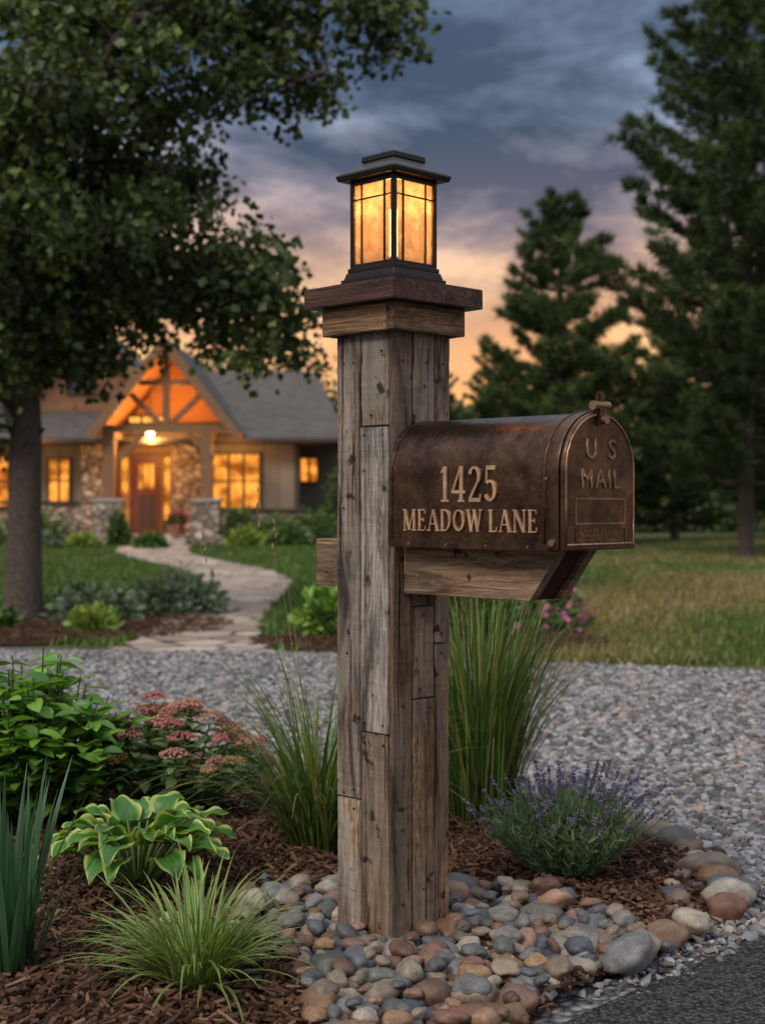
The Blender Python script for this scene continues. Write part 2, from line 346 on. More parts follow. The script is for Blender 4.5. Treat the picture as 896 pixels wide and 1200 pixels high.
# ------------------------------------------------------------ lantern
la=empty('post_lantern',(0,0,0),A45)
M_lm=plain('lantern_metal',(.016,.012,.010),.36,.6,60,.0006,.3)
def sq(nm,h0,za,h1,zb,m,bev=0.0015):
    V=[(-h0,-h0,za),(h0,-h0,za),(h0,h0,za),(-h0,h0,za),(-h1,-h1,zb),(h1,-h1,zb),(h1,h1,zb),(-h1,h1,zb)]
    ob=pymesh(nm,V,[(0,1,2,3),(4,5,6,7),(0,1,5,4),(1,2,6,5),(2,3,7,6),(3,0,4,7)],m,la)
    if bev: md=ob.modifiers.new('b','BEVEL'); md.width=bev; md.segments=2
    return ob
sq('base_flange',.078,1.3585,.078,1.376,M_lm); sq('base_step',.074,1.3762,.070,1.390,M_lm); sq('base_top',.068,1.3902,.068,1.400,M_lm)
za,zb=1.400,1.582; h=.0645; p=.005
for sx_ in (-1,1):
    for sy_ in (-1,1):
        x=sx_*(h-p);y=sy_*(h-p); box('corner_post',(x-p,y-p,za),(x+p,y+p,zb),M_lm,la,bev=.001)
M_glass,nt,b=mat('seedy_glass'); nt.nodes.remove(b)
tr=N(nt,'ShaderNodeBsdfTranslucent'); f=noiset(nt,coords(nt),38,5,.65)
nt.links.new(mix(nt,(.60,.36,.18),(.90,.70,.46),ramp(nt,f,[(.38,0.0),(.62,1.0)])),tr.inputs[0])
tp=N(nt,'ShaderNodeBsdfTransparent'); tp.inputs[0].default_value=(1,.86,.66,1)
gl=N(nt,'ShaderNodeBsdfGlossy',Roughness=.12); gl.inputs[0].default_value=(.9,.9,.9,1)
m1=N(nt,'ShaderNodeMixShader'); m1.inputs[0].default_value=.68; nt.links.new(tr.outputs[0],m1.inputs[1]); nt.links.new(tp.outputs[0],m1.inputs[2])
m2=N(nt,'ShaderNodeMixShader'); m2.inputs[0].default_value=.06; nt.links.new(m1.outputs[0],m2.inputs[1]); nt.links.new(gl.outputs[0],m2.inputs[2])
bp=N(nt,'ShaderNodeBump',Strength=.4,Distance=.002); nt.links.new(f,bp.inputs['Height']); nt.links.new(bp.outputs[0],gl.inputs['Normal'])
nt.links.new(m2.outputs[0],nt.nodes['Material Output'].inputs[0])
def face_box(nm,a0,a1,z_0,z_1,d0,d1,m):
    for k in range(4):
        ob=box(nm,(a0,-d1,z_0),(a1,-d0,z_1),m,la,bev=.0006 if m is M_lm else 0); ob.rotation_euler=(0,0,k*math.pi/2)
hp=h-2*p
face_box('rail_bottom',-hp,hp,za,za+.008,h-.0095,h-.001,M_lm)
face_box('rail_top',-hp,hp,zb-.010,zb,h-.0095,h-.001,M_lm)
face_box('mullion_l',-.0345,-.0315,za+.008,zb-.010,h-.008,h-.002,M_lm)
face_box('mullion_r',.0315,.0345,za+.008,zb-.010,h-.008,h-.002,M_lm)
face_box('muntin',-hp,hp,zb-.041,zb-.038,h-.0078,h-.0022,M_lm)
face_box('glass',-hp,hp,za+.001,zb-.001,h-.0062,h-.005,M_glass)
sq('roof_soffit',.083,1.582,.085,1.589,M_lm); sq('roof_eave',.0865,1.5892,.085,1.595,M_lm); sq('roof_slope',.083,1.5952,.046,1.622,M_lm,.001); sq('roof_top',.048,1.6222,.047,1.634,M_lm)
M_solar=plain('solar_panel',(.01,.014,.03),.15,.2); box('solar_panel',(-.038,-.038,1.6342),(.038,.038,1.637),M_solar,la)
M_bulb=emis('bulb_glow',(1,.60,.26),16)
cyl('candle_socket',(0,0,1.413),.014,.024,M_lm,la)
cyl('bulb',(0,0,1.475),.0085,.10,M_bulb,la,seg=20)
L=bpy.data.lights.new('lantern_light','POINT'); L.energy=.85; L.color=(1,.52,.21); L.shadow_soft_size=.02
lo=bpy.data.objects.new('lantern_light',L); lo.location=(0,0,1.548); link(lo,la)
# ------------------------------------------------------------ ground
def gmat(name,c1,c2,c3,s1,s2,bd,rough=.95,vor=0):
    m,nt,b=mat(name); v=coords(nt); a=noiset(nt,v,s1,5,.65); d=noiset(nt,v,s2,3,.6)
    c=mix(nt,c1,c2,ramp(nt,a,[(.35,0.0),(.65,1.0)])); c=mix(nt,c,c3,ramp(nt,d,[(.45,0.0),(.7,.8)]))
    h=a
    if vor:
        vo=N(nt,'ShaderNodeTexVoronoi',Scale=vor); nt.links.new(v,vo.inputs['Vector'])
        c=mix(nt,c,ramp(nt,vo.outputs['Distance'],[(.0,1.15),(.45,.75),(.8,.2)]),1.0,'MULTIPLY')
        sp=N(nt,'ShaderNodeSeparateColor'); nt.links.new(vo.outputs['Color'],sp.inputs[0])
        c=mix(nt,c,ramp(nt,sp.outputs[0],[(0,.45),(1,1.4)]),1.0,'MULTIPLY')
        h=ramp(nt,vo.outputs['Distance'],[(0,1.0),(.7,0.0)])
    nt.links.new(c,b.inputs['Base Color']); b.inputs['Roughness'].default_value=rough; b.inputs['Specular IOR Level'].default_value=.15
    bump(nt,b,h,.8,bd); return m
M_lawn=gmat('lawn',(.04,.062,.018),(.08,.105,.03),(.13,.11,.048),30,.5,.02)
M_grav=gmat('gravel_ground',(.15,.15,.155),(.24,.24,.25),(.29,.28,.28),6,60,.01,vor=48)
M_mulch=gmat('mulch_soil',(.02,.011,.007),(.06,.032,.019),(.09,.05,.03),60,140,.012)
M_asph=gmat('asphalt',(.035,.036,.038),(.07,.07,.074),(.16,.16,.16),90,260,.006,vor=120)
def sheet(nm,pts,z,m): return pymesh(nm,[(x,y,z) for x,y in pts],[tuple(range(len(pts)))],m)
sheet('ground',[(-250,-60),(250,-60),(250,350),(-250,350)],-.016,M_lawn)
sheet('gravel_driveway',[(-14,-2),(14,-2),(14,2.0),(7,3.35),(2.04,4.72),(.9,5.1),(-.79,5.78),(-2.46,6.15),(-6,6.9),(-14,7.5)],-.008,M_grav)
sheet('asphalt_road',[(-14,-5),(14,-5),(14,9),(2.4,1.55),(1.4,.62),(.80,.06),(.56,-.20),(.35,-.42),(.1,-.72),(-.6,-1.1),(-14,-2.2)],-.001,M_asph)
def inpoly(x,y,P):
    ins=np.zeros(x.shape,bool); n=len(P)
    for i in range(n):
        x0,y0=P[i];x1,y1=P[(i+1)%n]
        if y0==y1: continue
        c_=((y0>y)!=(y1>y))&(x<(x1-x0)*(y-y0)/(y1-y0)+x0); ins^=c_
    return ins
bed=[(-3.2,2.3),(-1.6,2.25),(-.55,1.95),(.25,1.6),(.62,1.0),(.76,.58),(.755,.2),(.61,.01),(.45,-.19),(.28,-.42),(.05,-.75),(-.8,-1.0),(-3.2,-1.2)]
def bedz(x,y): return .012*np.sin(x*5+1)*np.cos(y*4)+.008*np.sin(x*13+y*9)
st=.025; gx=np.arange(-3.2,.85,st); gy=np.arange(-1.2,2.35,st); X,Y=np.meshgrid(gx,gy); Z=.010+bedz(X,Y)+rng.uniform(-.006,.006,X.shape)
ok=inpoly(X+st/2,Y+st/2,bed)[:-1,:-1]; idx=np.arange(X.size).reshape(X.shape)
F=np.stack([idx[:-1,:-1][ok],idx[:-1,1:][ok],idx[1:,1:][ok],idx[1:,:-1][ok]],1)
np_mesh('mulch_bed',np.stack([X.ravel(),Y.ravel(),Z.ravel()],1),F,M_mulch,smooth=True)
def ell(cx,cy,rx,ry,n=40): return [(cx+rx*math.cos(2*math.pi*i/n)*(1+.06*math.sin(3*i)),cy+ry*math.sin(2*math.pi*i/n)) for i in range(n)]
b1=ell(-2.9,7.7,1.75,1.5); b2=ell(.3,6.45,1.2,.85); b3=ell(-5.9,26.3,3,1.5); b4=ell(-2.8,27.6,2.2,1.6)
for i,bb_ in enumerate((b1,b2,b3,b4)): sheet('mulch_bed.%03d'%(i+1),bb_,-.004,M_mulch)
pc=[(-1.22,5.7,1.0),(-1.24,6.3,.85),(-1.29,7.5,.7),(-1.42,9.2,.8),(-1.48,11.6,.9),(-1.62,14,1.05),(-2.16,16.6,1.15),(-3.14,19.5,1.2),(-4.3,23.4,1.3),(-4.95,28.3,1.5)]
pts=[]
for i in range(len(pc)-1):
    for t in range(6):
        t/=6; pts.append([pc[i][j]*(1-t)+pc[i+1][j]*t for j in range(3)])
pts.append(list(pc[-1]))
P_=np.array(pts)
for _ in range(3): P_[1:-1]=(P_[:-2]+2*P_[1:-1]+P_[2:])/4
V=[]
for i in range(len(P_)):
    d=P_[min(i+1,len(P_)-1)]-P_[max(i-1,0)]; l=math.hypot(d[0],d[1]); nx,ny=-d[1]/l,d[0]/l
    w=P_[i][2]/2*1.05; e=.05*math.sin(i*2.3); V+=[(P_[i][0]+nx*(w+e),P_[i][1]+ny*(w+e),.001),(P_[i][0]-nx*(w-e),P_[i][1]-ny*(w-e),.001)]
F=[(2*i,2*i+1,2*i+3,2*i+2) for i in range(len(P_)-1)]
M_flag,nt,b=mat('flagstone'); v=coords(nt); vo=N(nt,'ShaderNodeTexVoronoi',Scale=2.6,feature='DISTANCE_TO_EDGE'); nt.links.new(v,vo.inputs['Vector'])
vc=N(nt,'ShaderNodeTexVoronoi',Scale=2.6); nt.links.new(v,vc.inputs['Vector']); sp=N(nt,'ShaderNodeSeparateColor'); nt.links.new(vc.outputs['Color'],sp.inputs[0])
c_=mix(nt,(.28,.21,.165),(.5,.41,.34),sp.outputs[0]); c_=mix(nt,(.07,.055,.045),c_,ramp(nt,vo.outputs['Distance'],[(.02,0.0),(.06,1.0)]))
c_=mix(nt,c_,ramp(nt,noiset(nt,v,14,4),[(.3,.7),(.7,1.1)]),1.0,'MULTIPLY')
nt.links.new(c_,b.inputs['Base Color']); b.inputs['Roughness'].default_value=.8; bump(nt,b,ramp(nt,vo.outputs['Distance'],[(.0,0.0),(.07,1.0)]),.8,.02)
pymesh('flagstone_path',V,F,M_flag)
# ------------------------------------------------------------ stones
M_rock=vcol('river_rock',.55,0,30,.003,.4,.5); M_gs=vcol('gravel_stone',.85,0,90,.001,.25,.4)
pal=np.array([(.13,.14,.16),(.10,.11,.14),(.24,.225,.21),(.34,.27,.19),(.23,.135,.095),(.18,.09,.065),(.40,.34,.27),(.33,.20,.11),(.2,.2,.205),(.12,.12,.13),(.30,.18,.13),(.42,.37,.31),(.16,.17,.16),(.27,.21,.16),(.36,.22,.15),(.24,.13,.09)])
rockpoly=[(-.345,.06),(-.31,.2),(-.16,.33),(.05,.35),(.27,.33),(.40,.16),(.55,.02),(.46,-.16),(.29,-.38),(.12,-.66),(-.12,-.66),(-.17,-.32),(-.25,-.14)]
placed=[]
def try_place(x,y,r,k=.84):
    for (a,b_,c_,*_) in placed:
        if (a-x)**2+(b_-y)**2<(k*(c_+r))**2: return False
    return True
border=[(.58,1.06),(.66,.92),(.73,.72),(.765,.55),(.775,.38),(.75,.20),(.68,.08),(.60,.0),(.52,-.11),(.44,-.21),(.35,-.33)]
for i in range(len(border)-1):
    for t in np.arange(0,1,.5):
        x=border[i][0]*(1-t)+border[i+1][0]*t+random.uniform(-.015,.015); y=border[i][1]*(1-t)+border[i+1][1]*t+random.uniform(-.012,.012); r=random.uniform(.034,.053)
        if try_place(x,y,r,.72): placed.append((x,y,r,.0))
for i in range(120):
    t=random.random(); k=random.randrange(len(border)-2); x=border[k][0]*(1-t)+border[k+1][0]*t-random.uniform(-.05,.12); y=border[k][1]*(1-t)+border[k+1][1]*t+random.uniform(-.04,.04); r=random.uniform(.010,.03)
    if try_place(x,y,r,.85): placed.append((x,y,r,0))
for r0,r1,nt_ in ((.031,.041,130),(.022,.029,1200),(.014,.021,6000),(.008,.013,7000)):
    X=rng.uniform(-.4,.6,nt_);Y=rng.uniform(-.68,.4,nt_); I=inpoly(X,Y,rockpoly)
    for x,y in zip(X[I],Y[I]):
        r=random.uniform(r0,r1); u=(x-y)*.7071; v_=(x+y)*.7071
        if abs(u)<.083+r*.6 and abs(v_)<.083+r*.6: continue
        if try_place(x,y,r): placed.append((x,y,r,0))
lay2=[]
for i in range(1500):
    x=rng.uniform(-.3,.5);y=rng.uniform(-.62,.3)
    if not inpoly(np.array([x]),np.array([y]),rockpoly)[0]: continue
    u=(x-y)*.7071; v_=(x+y)*.7071; r=random.uniform(.012,.030)
    if abs(u)<.083+r and abs(v_)<.083+r: continue
    if all((a-x)**2+(b_-y)**2>(1.25*(c_+r))**2 for a,b_,c_,_ in lay2): lay2.append((x,y,r,.024))
rocks=placed+lay2
for i in range(60):
    t=random.random(); x=-.75+t*.5+random.uniform(-.05,.05); y=2.05-t*.33+random.uniform(-.05,.05); rocks.append((x,y,random.uniform(.02,.035),0))
for i in range(35):
    a_=random.uniform(2.2,4.3); q=random.uniform(.3,.5); rocks.append((q*math.cos(a_),q*math.sin(a_)*1.1,random.uniform(.009,.02),0))
tv,tf=ico(3); acc=Acc()
for (x,y,r,zz) in rocks:
    off=Vector((random.uniform(0,99),random.uniform(0,99),0)); sc=np.array([random.uniform(1.0,1.5),random.uniform(.82,1.05),random.uniform(.55,.85)])*r; ang=random.uniform(.25,.48)
    nn=np.array([noise.noise(Vector(v_)*.9+off)*ang+noise.noise(Vector(v_)*2.2+off)*.15 for v_ in tv])
    V=tv*(1+nn)[:,None]*sc; an=random.uniform(0,6.28); tl=random.uniform(-.5,.5)
    R=np.array((Matrix.Rotation(an,3,'Z')@Matrix.Rotation(tl,3,'X'))); V=V@R.T+np.array([x,y,.012+r*.42+zz])
    c_=pal[random.randrange(len(pal))]*random.uniform(.6,1.15)
    acc.add(V.astype(np.float32),tf,c_)
acc.build('river_rocks',M_rock,smooth=True)
gv,gf=ico(1); variants=[gv*(1+rng.uniform(-.3,.3,(12,1))) for _ in range(8)]
def gravel(nm,N_,fx,rad,mask,zb=-.004):
    X,Y=fx(N_); k=mask(X,Y); X=X[k];Y=Y[k]; n=len(X); Vs=[];Fs=[];Cs=[];o=0
    grp=rng.integers(0,8,n)
    for gi in range(8):
        I=grp==gi; m=I.sum()
        if m==0: continue
        r=rad[0]+(rad[1]-rad[0])*rng.random(m)**1.6; s=np.stack([r*rng.uniform(.9,1.5,m),r,r*rng.uniform(.5,.85,m)],1)
        M=rotmats(m,.6)*s[:,None,:]
        base=(.09+.36*rng.random(m)**1.35)[:,None]*np.array([1,1,1.05]); w=rng.random(m)[:,None]; base=np.where(w>.8,base*np.array([1.15,.92,.76]),base)
        V,F,C=scatter(variants[gi],gf,M,np.stack([X[I],Y[I],zb+r*.3],1),base); Vs.append(V);Fs.append(F+o);Cs.append(C);o+=len(V)
    np_mesh(nm,np.concatenate(Vs),np.concatenate(Fs),M_gs,np.concatenate(Cs),False)
drive=[(-5,1.5),(-3.2,2.3),(-1.6,2.2),(-.55,1.9),(.25,1.55),(.62,.98),(.78,.58),(.77,.2),(.62,.0),(.46,-.21),(.30,-.44),(.56,-.20),(.80,.06),(1.4,.62),(2.4,1.55),(5,3.2),(5,3.9),(2.04,4.78),(.9,5.15),(-.79,5.82),(-2.46,6.2),(-5,6.7)]
def fx(n):
    d=3+5.8*rng.random(n)**.8; x=(rng.uniform(-.30,.30,n))*d; return x,d-3
def fx2(n): return rng.uniform(.3,1.6,n),rng.uniform(-.4,2.2,n)
def jit(X,Y): return inpoly(X+rng.normal(0,.03,len(X)),Y+rng.normal(0,.03,len(Y)),drive)
gravel('gravel',50000,fx,(.008,.02),jit)
gravel('gravel.001',12000,fx2,(.004,.013),jit)
cv=np.array([(sx_,sy_,sz_) for sx_ in (-.5,.5) for sy_ in (-.5,.5) for sz_ in (-.5,.5)],float); cv[:,1]*=np.where(cv[:,0]>0,.4,1); cv[:,2]+=np.where(cv[:,0]>0,.6,0)
cf=[(0,1,3,2),(4,6,7,5),(0,4,5,1),(2,3,7,6),(0,2,6,4),(1,5,7,3)]
def chips(nm,X,Y,Z,lmin,lmax,ww=(.003,.014)):
    n=len(X); s=np.stack([lmin+(lmax-lmin)*rng.random(n)**1.8,rng.uniform(*ww,n),rng.uniform(.002,.006,n)],1); M=rotmats(n,.6)*s[:,None,:]
    base=np.array([.10,.05,.03])*rng.uniform(.25,1.7,n)[:,None]; base=np.where(rng.random(n)[:,None]>.9,np.array([.24,.15,.095])*rng.uniform(.6,1.1,n)[:,None],base)
    V,F,C=scatter(cv,cf,M,np.stack([X,Y,Z],1),base); np_mesh(nm,V,F,M_chip,C)
M_chip=vcol('bark_chip',.85,0,120,.001,.2,.4)
X=rng.uniform(-1.9,.85,44000);Y=rng.uniform(-.7,2.2,44000); k=inpoly(X+rng.normal(0,.02,44000),Y,bed)&~(inpoly(X,Y,[(x*.93,y*.93) for x,y in rockpoly])); X=X[k];Y=Y[k]
chips('mulch_chips',X,Y,.016+bedz(X,Y)+rng.uniform(-.002,.016,len(X)),.006,.055)
X=rng.uniform(-4.5,1.6,14000);Y=rng.uniform(5.6,9.3,14000); k=inpoly(X,Y,b1)|inpoly(X,Y,b2); X=X[k];Y=Y[k]
chips('mulch_chips.001',X,Y,rng.uniform(0,.02,len(X)),.03,.09)
# ------------------------------------------------------------ plants
M_leaf=vcol('leaf_green',.42,.3,0,0,.45); M_petal=vcol('petal',.7,.15)
def leaf_t(ns=5,fold=.18,curl=.25,shape=1.0):
    V=[];F=[]
    for i in range(ns):
        t=i/(ns-1); w=.5*math.sin(math.pi*min(1,(t*.93+.05))**shape)**.8 if i<ns-1 else .01
        z=-curl*t*t
        V+=[(-w,t,z+fold*w),(0,t,z),(w,t,z+fold*w)]
    for i in range(ns-1):
        for j in range(2): a=i*3+j; F.append((a,a+1,a+4,a+3))
    return np.array(V),F
LV,LF=leaf_t()
def blade(acc,base,az,lean,L,w,curv,cols,offs=(-1,1),segs=8,twist=0):
    p=np.array(base,float); th=lean; V=[];C=[];F=[]; k=len(offs)
    for i in range(segs+1):
        t=i/segs; ww=w*(1-t**2.2)*(.75+.25*min(1,t*5))/2+.0002
        a=az+twist*t; s=np.array([-math.sin(a),math.cos(a),0])
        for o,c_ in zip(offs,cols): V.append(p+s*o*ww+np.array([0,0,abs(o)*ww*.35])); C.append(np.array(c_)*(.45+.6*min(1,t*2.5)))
        p=p+np.array([math.sin(th)*math.cos(az),math.sin(th)*math.sin(az),math.cos(th)])*L/segs; th+=curv/segs*(.5+t)
    for i in range(segs):
        for j in range(k-1): a=i*k+j; F.append((a,a+1,a+k+1,a+k))
    acc.add(np.array(V),F,np.array(C)); return p
def grass_clump(x,y,n,L,w,spread,lean,curv,cols,offs=(-1,1),pal2=None,seg=8):
    acc=Acc()
    for i in range(n):
        az=random.uniform(0,6.283); r=spread*math.sqrt(random.random()); az2=az+random.uniform(-.6,.6)
        k=random.uniform(.6,1.2); cs=cols if pal2 is None else pal2[random.randrange(len(pal2))]
        blade(acc,(x+r*math.cos(az),y+r*math.sin(az),.01),az2,abs(random.gauss(lean[0],lean[1]))+.02,random.uniform(*L),w*random.uniform(.7,1.2),random.uniform(*curv),[tuple(q*k for q in c_) for c_ in cs],offs,seg,random.uniform(-.5,.5))
    return acc
def seedheads(acc,x,y,n,L):
    for i in range(n):
        az=random.uniform(0,6.283); tip=blade(acc,(x+.03*math.cos(az),y+.03*math.sin(az),.01),az,random.uniform(.02,.22),random.uniform(*L),.0028,random.uniform(.1,.5),[(.26,.24,.10)]*2,segs=9)
        for k in range(16):
            q=tip+np.array([random.gauss(0,.004),random.gauss(0,.004),-random.uniform(0,.10)]); blade(acc,q,random.uniform(0,6.28),random.uniform(.1,.6),.018,.004,.2,[(.34,.28,.14)]*2,segs=2)
g1=(.08,.165,.03);g2=(.14,.23,.045);g3=(.05,.11,.025);gy_=(.26,.25,.09)
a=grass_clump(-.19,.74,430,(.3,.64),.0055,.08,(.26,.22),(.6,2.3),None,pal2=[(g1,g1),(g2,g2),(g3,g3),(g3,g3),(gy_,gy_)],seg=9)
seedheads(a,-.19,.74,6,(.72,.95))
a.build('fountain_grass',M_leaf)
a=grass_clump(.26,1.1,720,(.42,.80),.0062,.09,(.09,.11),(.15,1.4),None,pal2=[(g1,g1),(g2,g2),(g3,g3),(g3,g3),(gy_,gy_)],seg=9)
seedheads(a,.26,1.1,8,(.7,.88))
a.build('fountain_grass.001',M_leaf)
cr=(.44,.48,.17);gr=(.09,.20,.03)
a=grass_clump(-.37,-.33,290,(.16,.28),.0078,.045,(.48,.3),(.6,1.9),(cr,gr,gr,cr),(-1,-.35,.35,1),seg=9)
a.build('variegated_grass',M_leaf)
b_1=(.04,.10,.05);b_2=(.06,.14,.065)
a=grass_clump(-.735,-.27,50,(.26,.43),.018,.05,(.2,.14),(.05,.35),None,(-1,0,1),pal2=[(b_1,b_2,b_1),(b_2,b_1,b_2)],seg=7)
a.build('iris',M_leaf)
def stems_plant(nm,cx,cy,h,rad,nst,leaf_len,cols,leafn,matl=None,leafw=.6,flower=None,base=.02,droop=.2,upf=.45):
    acc=Acc(); accf=Acc(); P=[];D=[];S=[];Cc=[]
    for i in range(nst):
        az=random.uniform(0,6.283); rr=rad*math.sqrt(random.random()); top=Vector((cx+rr*math.cos(az),cy+rr*math.sin(az),h*(1-upf*(rr/rad)**2)*random.uniform(.8,1.05)))
        b0=Vector((cx+rr*.25*math.cos(az),cy+rr*.25*math.sin(az),base)); mid=(b0+top)/2+Vector((rr*.15*math.cos(az),rr*.15*math.sin(az),h*.03))
        pts=[b0.lerp(mid,t*2) if t<.5 else mid.lerp(top,t*2-1) for t in (0,.25,.5,.75,1)]
        V,F=tube(pts,[.0035,.003,.003,.0025,.002],4); acc.add(V,F,(.08,.08,.03))
        for j in range(leafn):
            t=.2+.83*j/leafn+random.uniform(-.03,.03); t=min(t,1); p=b0.lerp(mid,t*2) if t<.5 else mid.lerp(top,t*2-1)
            for s_ in (0,1):
                a_=j*1.57+s_*math.pi+random.uniform(-.4,.4); el=random.uniform(-droop,.75)
                P.append(p[:]);D.append((math.cos(a_),math.sin(a_),el)); S.append(leaf_len*random.uniform(.65,1.2)*(1-.5*max(0,t-.75)))
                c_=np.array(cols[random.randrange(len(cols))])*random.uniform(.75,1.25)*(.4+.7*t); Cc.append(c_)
        if flower: flower(accf,top)
    P=np.array(P);D=np.array(D);S=np.array(S);Cc=np.array(Cc); up=np.tile([0,0,1.0],(len(P),1))+rng.normal(0,.25,(len(P),3))
    M=frames(D,up)*np.stack([S*leafw,S,S],1)[:,None,:]; V,F,C=scatter(LV,LF,M,P,Cc); acc.add(V.astype(np.float32),F,C)
    if flower:
        par=empty(nm); acc.build('foliage',matl or M_leaf,True,par); accf.build('flowers',M_petal,True,par)
    else: acc.build(nm,matl or M_leaf,True)
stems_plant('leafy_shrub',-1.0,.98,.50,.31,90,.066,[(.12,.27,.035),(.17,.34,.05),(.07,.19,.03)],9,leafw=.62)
s1,f1=ico(1)
def sedum_head(acc,top):
    n=130; R=random.uniform(.022,.044); a_=rng.uniform(0,6.28,n); r=R*np.sqrt(rng.random(n)); T_=np.stack([top.x+r*np.cos(a_),top.y+r*np.sin(a_),top.z+.012+.016*(1-(r/R)**2)+rng.uniform(-.004,.004,n)],1)
    k=random.choice([(.44,.15,.15),(.38,.16,.12),(.48,.23,.18),(.30,.15,.08),(.42,.14,.14),(.34,.22,.10)]); C_=np.array(k)*rng.uniform(.5,1.25,n)[:,None]
    V,F,C=scatter(s1,f1,np.tile(np.eye(3)*.0036,(n,1,1)),T_,C_); acc.add(V.astype(np.float32),F,C)
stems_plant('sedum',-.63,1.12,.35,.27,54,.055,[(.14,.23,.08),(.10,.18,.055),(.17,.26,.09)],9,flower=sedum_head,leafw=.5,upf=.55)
def hosta(nm,cx,cy,n,Lr):
    acc=Acc()
    for i in range(n):
        ring=i/n; az=i*2.39996+random.uniform(-.25,.25); L=random.uniform(*Lr)*(1-.15*(1-ring)); W=L*random.uniform(.62,.74)
        pet=random.uniform(.10,.14)
        p=np.array([cx+.015*math.cos(az),cy+.015*math.sin(az),.01]); th=.12+.75*ring
        pts=[p.copy()]
        for k in range(4): p=p+np.array([math.sin(th)*math.cos(az),math.sin(th)*math.sin(az),math.cos(th)])*pet/4*1.3; th+=.10; pts.append(p.copy())
        V,F=tube(pts,[.0035]*5,5); acc.add(V,F,(.12,.2,.05))
        ns,nc=14,13; V=[];C=[];F=[]; th=.65+.65*ring+random.uniform(-.12,.12); kk=random.uniform(.75,1.15); roll=random.uniform(-.3,.3); cur=random.uniform(1.1,1.9)
        for s_ in range(ns+1):
            t=s_/ns; w=W/2*(max(0,math.sin(math.pi*(min(1,t*.9+.1))**.62))**.8 if t<1 else 0.01)
            side=np.array([-math.sin(az),math.cos(az),roll]); up=np.array([-math.cos(th)*math.cos(az),-math.cos(th)*math.sin(az),math.sin(th)])
            for c_ in range(nc):
                u=(c_/(nc-1)*2-1); rib=.0024*math.cos(c_*math.pi)
                V.append(p+side*u*w+up*(abs(u)**1.4*w*.30+rib*(1-abs(u)*.6)+.006*math.sin(t*11+i+u*2)*abs(u)))
                edge=abs(u)>.82 or t>.95
                C.append(np.array((.42,.50,.13) if edge else (.065,.20,.035))*kk*(1+.15*math.cos(c_*math.pi)))
            p=p+np.array([math.sin(th)*math.cos(az),math.sin(th)*math.sin(az),math.cos(th)])*L/ns; th+=cur/ns*(.5+t)
        for s_ in range(ns):
            for c_ in range(nc-1): a_=s_*nc+c_; F.append((a_,a_+1,a_+nc+1,a_+nc))
        acc.add(np.array(V),F,np.array(C))
    acc.build(nm,M_leaf,True)
hosta('hosta',-.59,.33,54,(.09,.125))
def lavender(nm,cx,cy):
    acc=Acc(); fl=Acc(); P=[];D=[];S=[];Cc=[]; FP=[];FC=[]
    for i in range(280):
        az=random.uniform(0,6.283); q=random.random()**.6; lean=q*.92; h_=random.uniform(.165,.215)*(1-.12*q); hasf=random.random()<.36
        if hasf: h_*=random.uniform(1.2,1.55)
        d=np.array([math.sin(lean)*math.cos(az),math.sin(lean)*math.sin(az),math.cos(lean)]); b0=np.array([cx+.05*q*math.cos(az),cy+.05*q*math.sin(az),.01])
        pts=[b0+d*h_*t+np.array([0,0,.03*q*t*t]) for t in (0,.33,.66,1)]
        V,F=tube([Vector(x_) for x_ in pts],[.0016,.0013,.001,.0009],3); acc.add(V,F,(.14,.20,.10))
        for j in range(26):
            t=random.uniform(.15,.66 if hasf else 1); a_=random.uniform(0,6.28); P.append(b0+d*h_*t+np.array([0,0,.03*q*t*t])); D.append(d*1.2+np.array([math.cos(a_),math.sin(a_),.2])); S.append(random.uniform(.02,.036)); Cc.append(np.array((.17,.26,.14))*random.uniform(.55,1.35))
        if hasf:
            for j in range(20):
                t=random.uniform(.85,1.0)
                if .89<t<.91: continue
                a_=random.uniform(0,6.28); FP.append(b0+d*h_*t+np.array([math.cos(a_)*.003,math.sin(a_)*.003,.03*q*t*t])); FC.append(np.array(random.choice([(.16,.11,.27),(.24,.17,.36),(.12,.08,.16),(.2,.16,.24)]))*random.uniform(.7,1.25))
    P=np.array(P);D=np.array(D);S=np.array(S); M=frames(D)*np.stack([S*.13,S,S],1)[:,None,:]; V,F,C=scatter(LV,LF,M,P,np.array(Cc)); acc.add(V.astype(np.float32),F,C)
    n=len(FP); V,F,C=scatter(s1,f1,rotmats(n)*np.array([.0022,.0022,.0034]),np.array(FP),np.array(FC)); fl.add(V.astype(np.float32),F,C)
    par=empty(nm); acc.build('foliage',M_leaf,False,par); fl.build('flower_spikes',M_petal,True,par)
lavender('lavender',.41,.44)
def mound(nm,cx,cy,r,h,n,ls,cols,matl=M_leaf,z=0,flowers=None):
    a_=rng.uniform(0,6.28,n); ph=np.arccos(rng.uniform(0,1,n)); R=rng.uniform(.55,1.05,n)*(1+.18*np.sin(a_*5+cx)*np.sin(ph*6))
    d=np.stack([np.sin(ph)*np.cos(a_),np.sin(ph)*np.sin(a_),np.cos(ph)],1); T_=d*R[:,None]*np.array([r,r,h])+np.array([cx,cy,z])
    S=rng.uniform(.6,1.2,n)*ls; M=frames(d+rng.normal(0,.6,(n,3)))*np.stack([S*.5,S,S],1)[:,None,:]
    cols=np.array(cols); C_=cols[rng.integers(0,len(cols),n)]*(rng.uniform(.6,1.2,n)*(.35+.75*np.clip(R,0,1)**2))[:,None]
    if flowers is not None:
        k=(rng.random(n)<flowers[1])&(R>.85); C_[k]=np.array(flowers[0])
    V,F,C=scatter(LV,LF,M,T_,C_); return np_mesh(nm,V,F,matl,C,True)
G_=[(.08,.16,.04),(.12,.21,.05),(.055,.12,.033)]
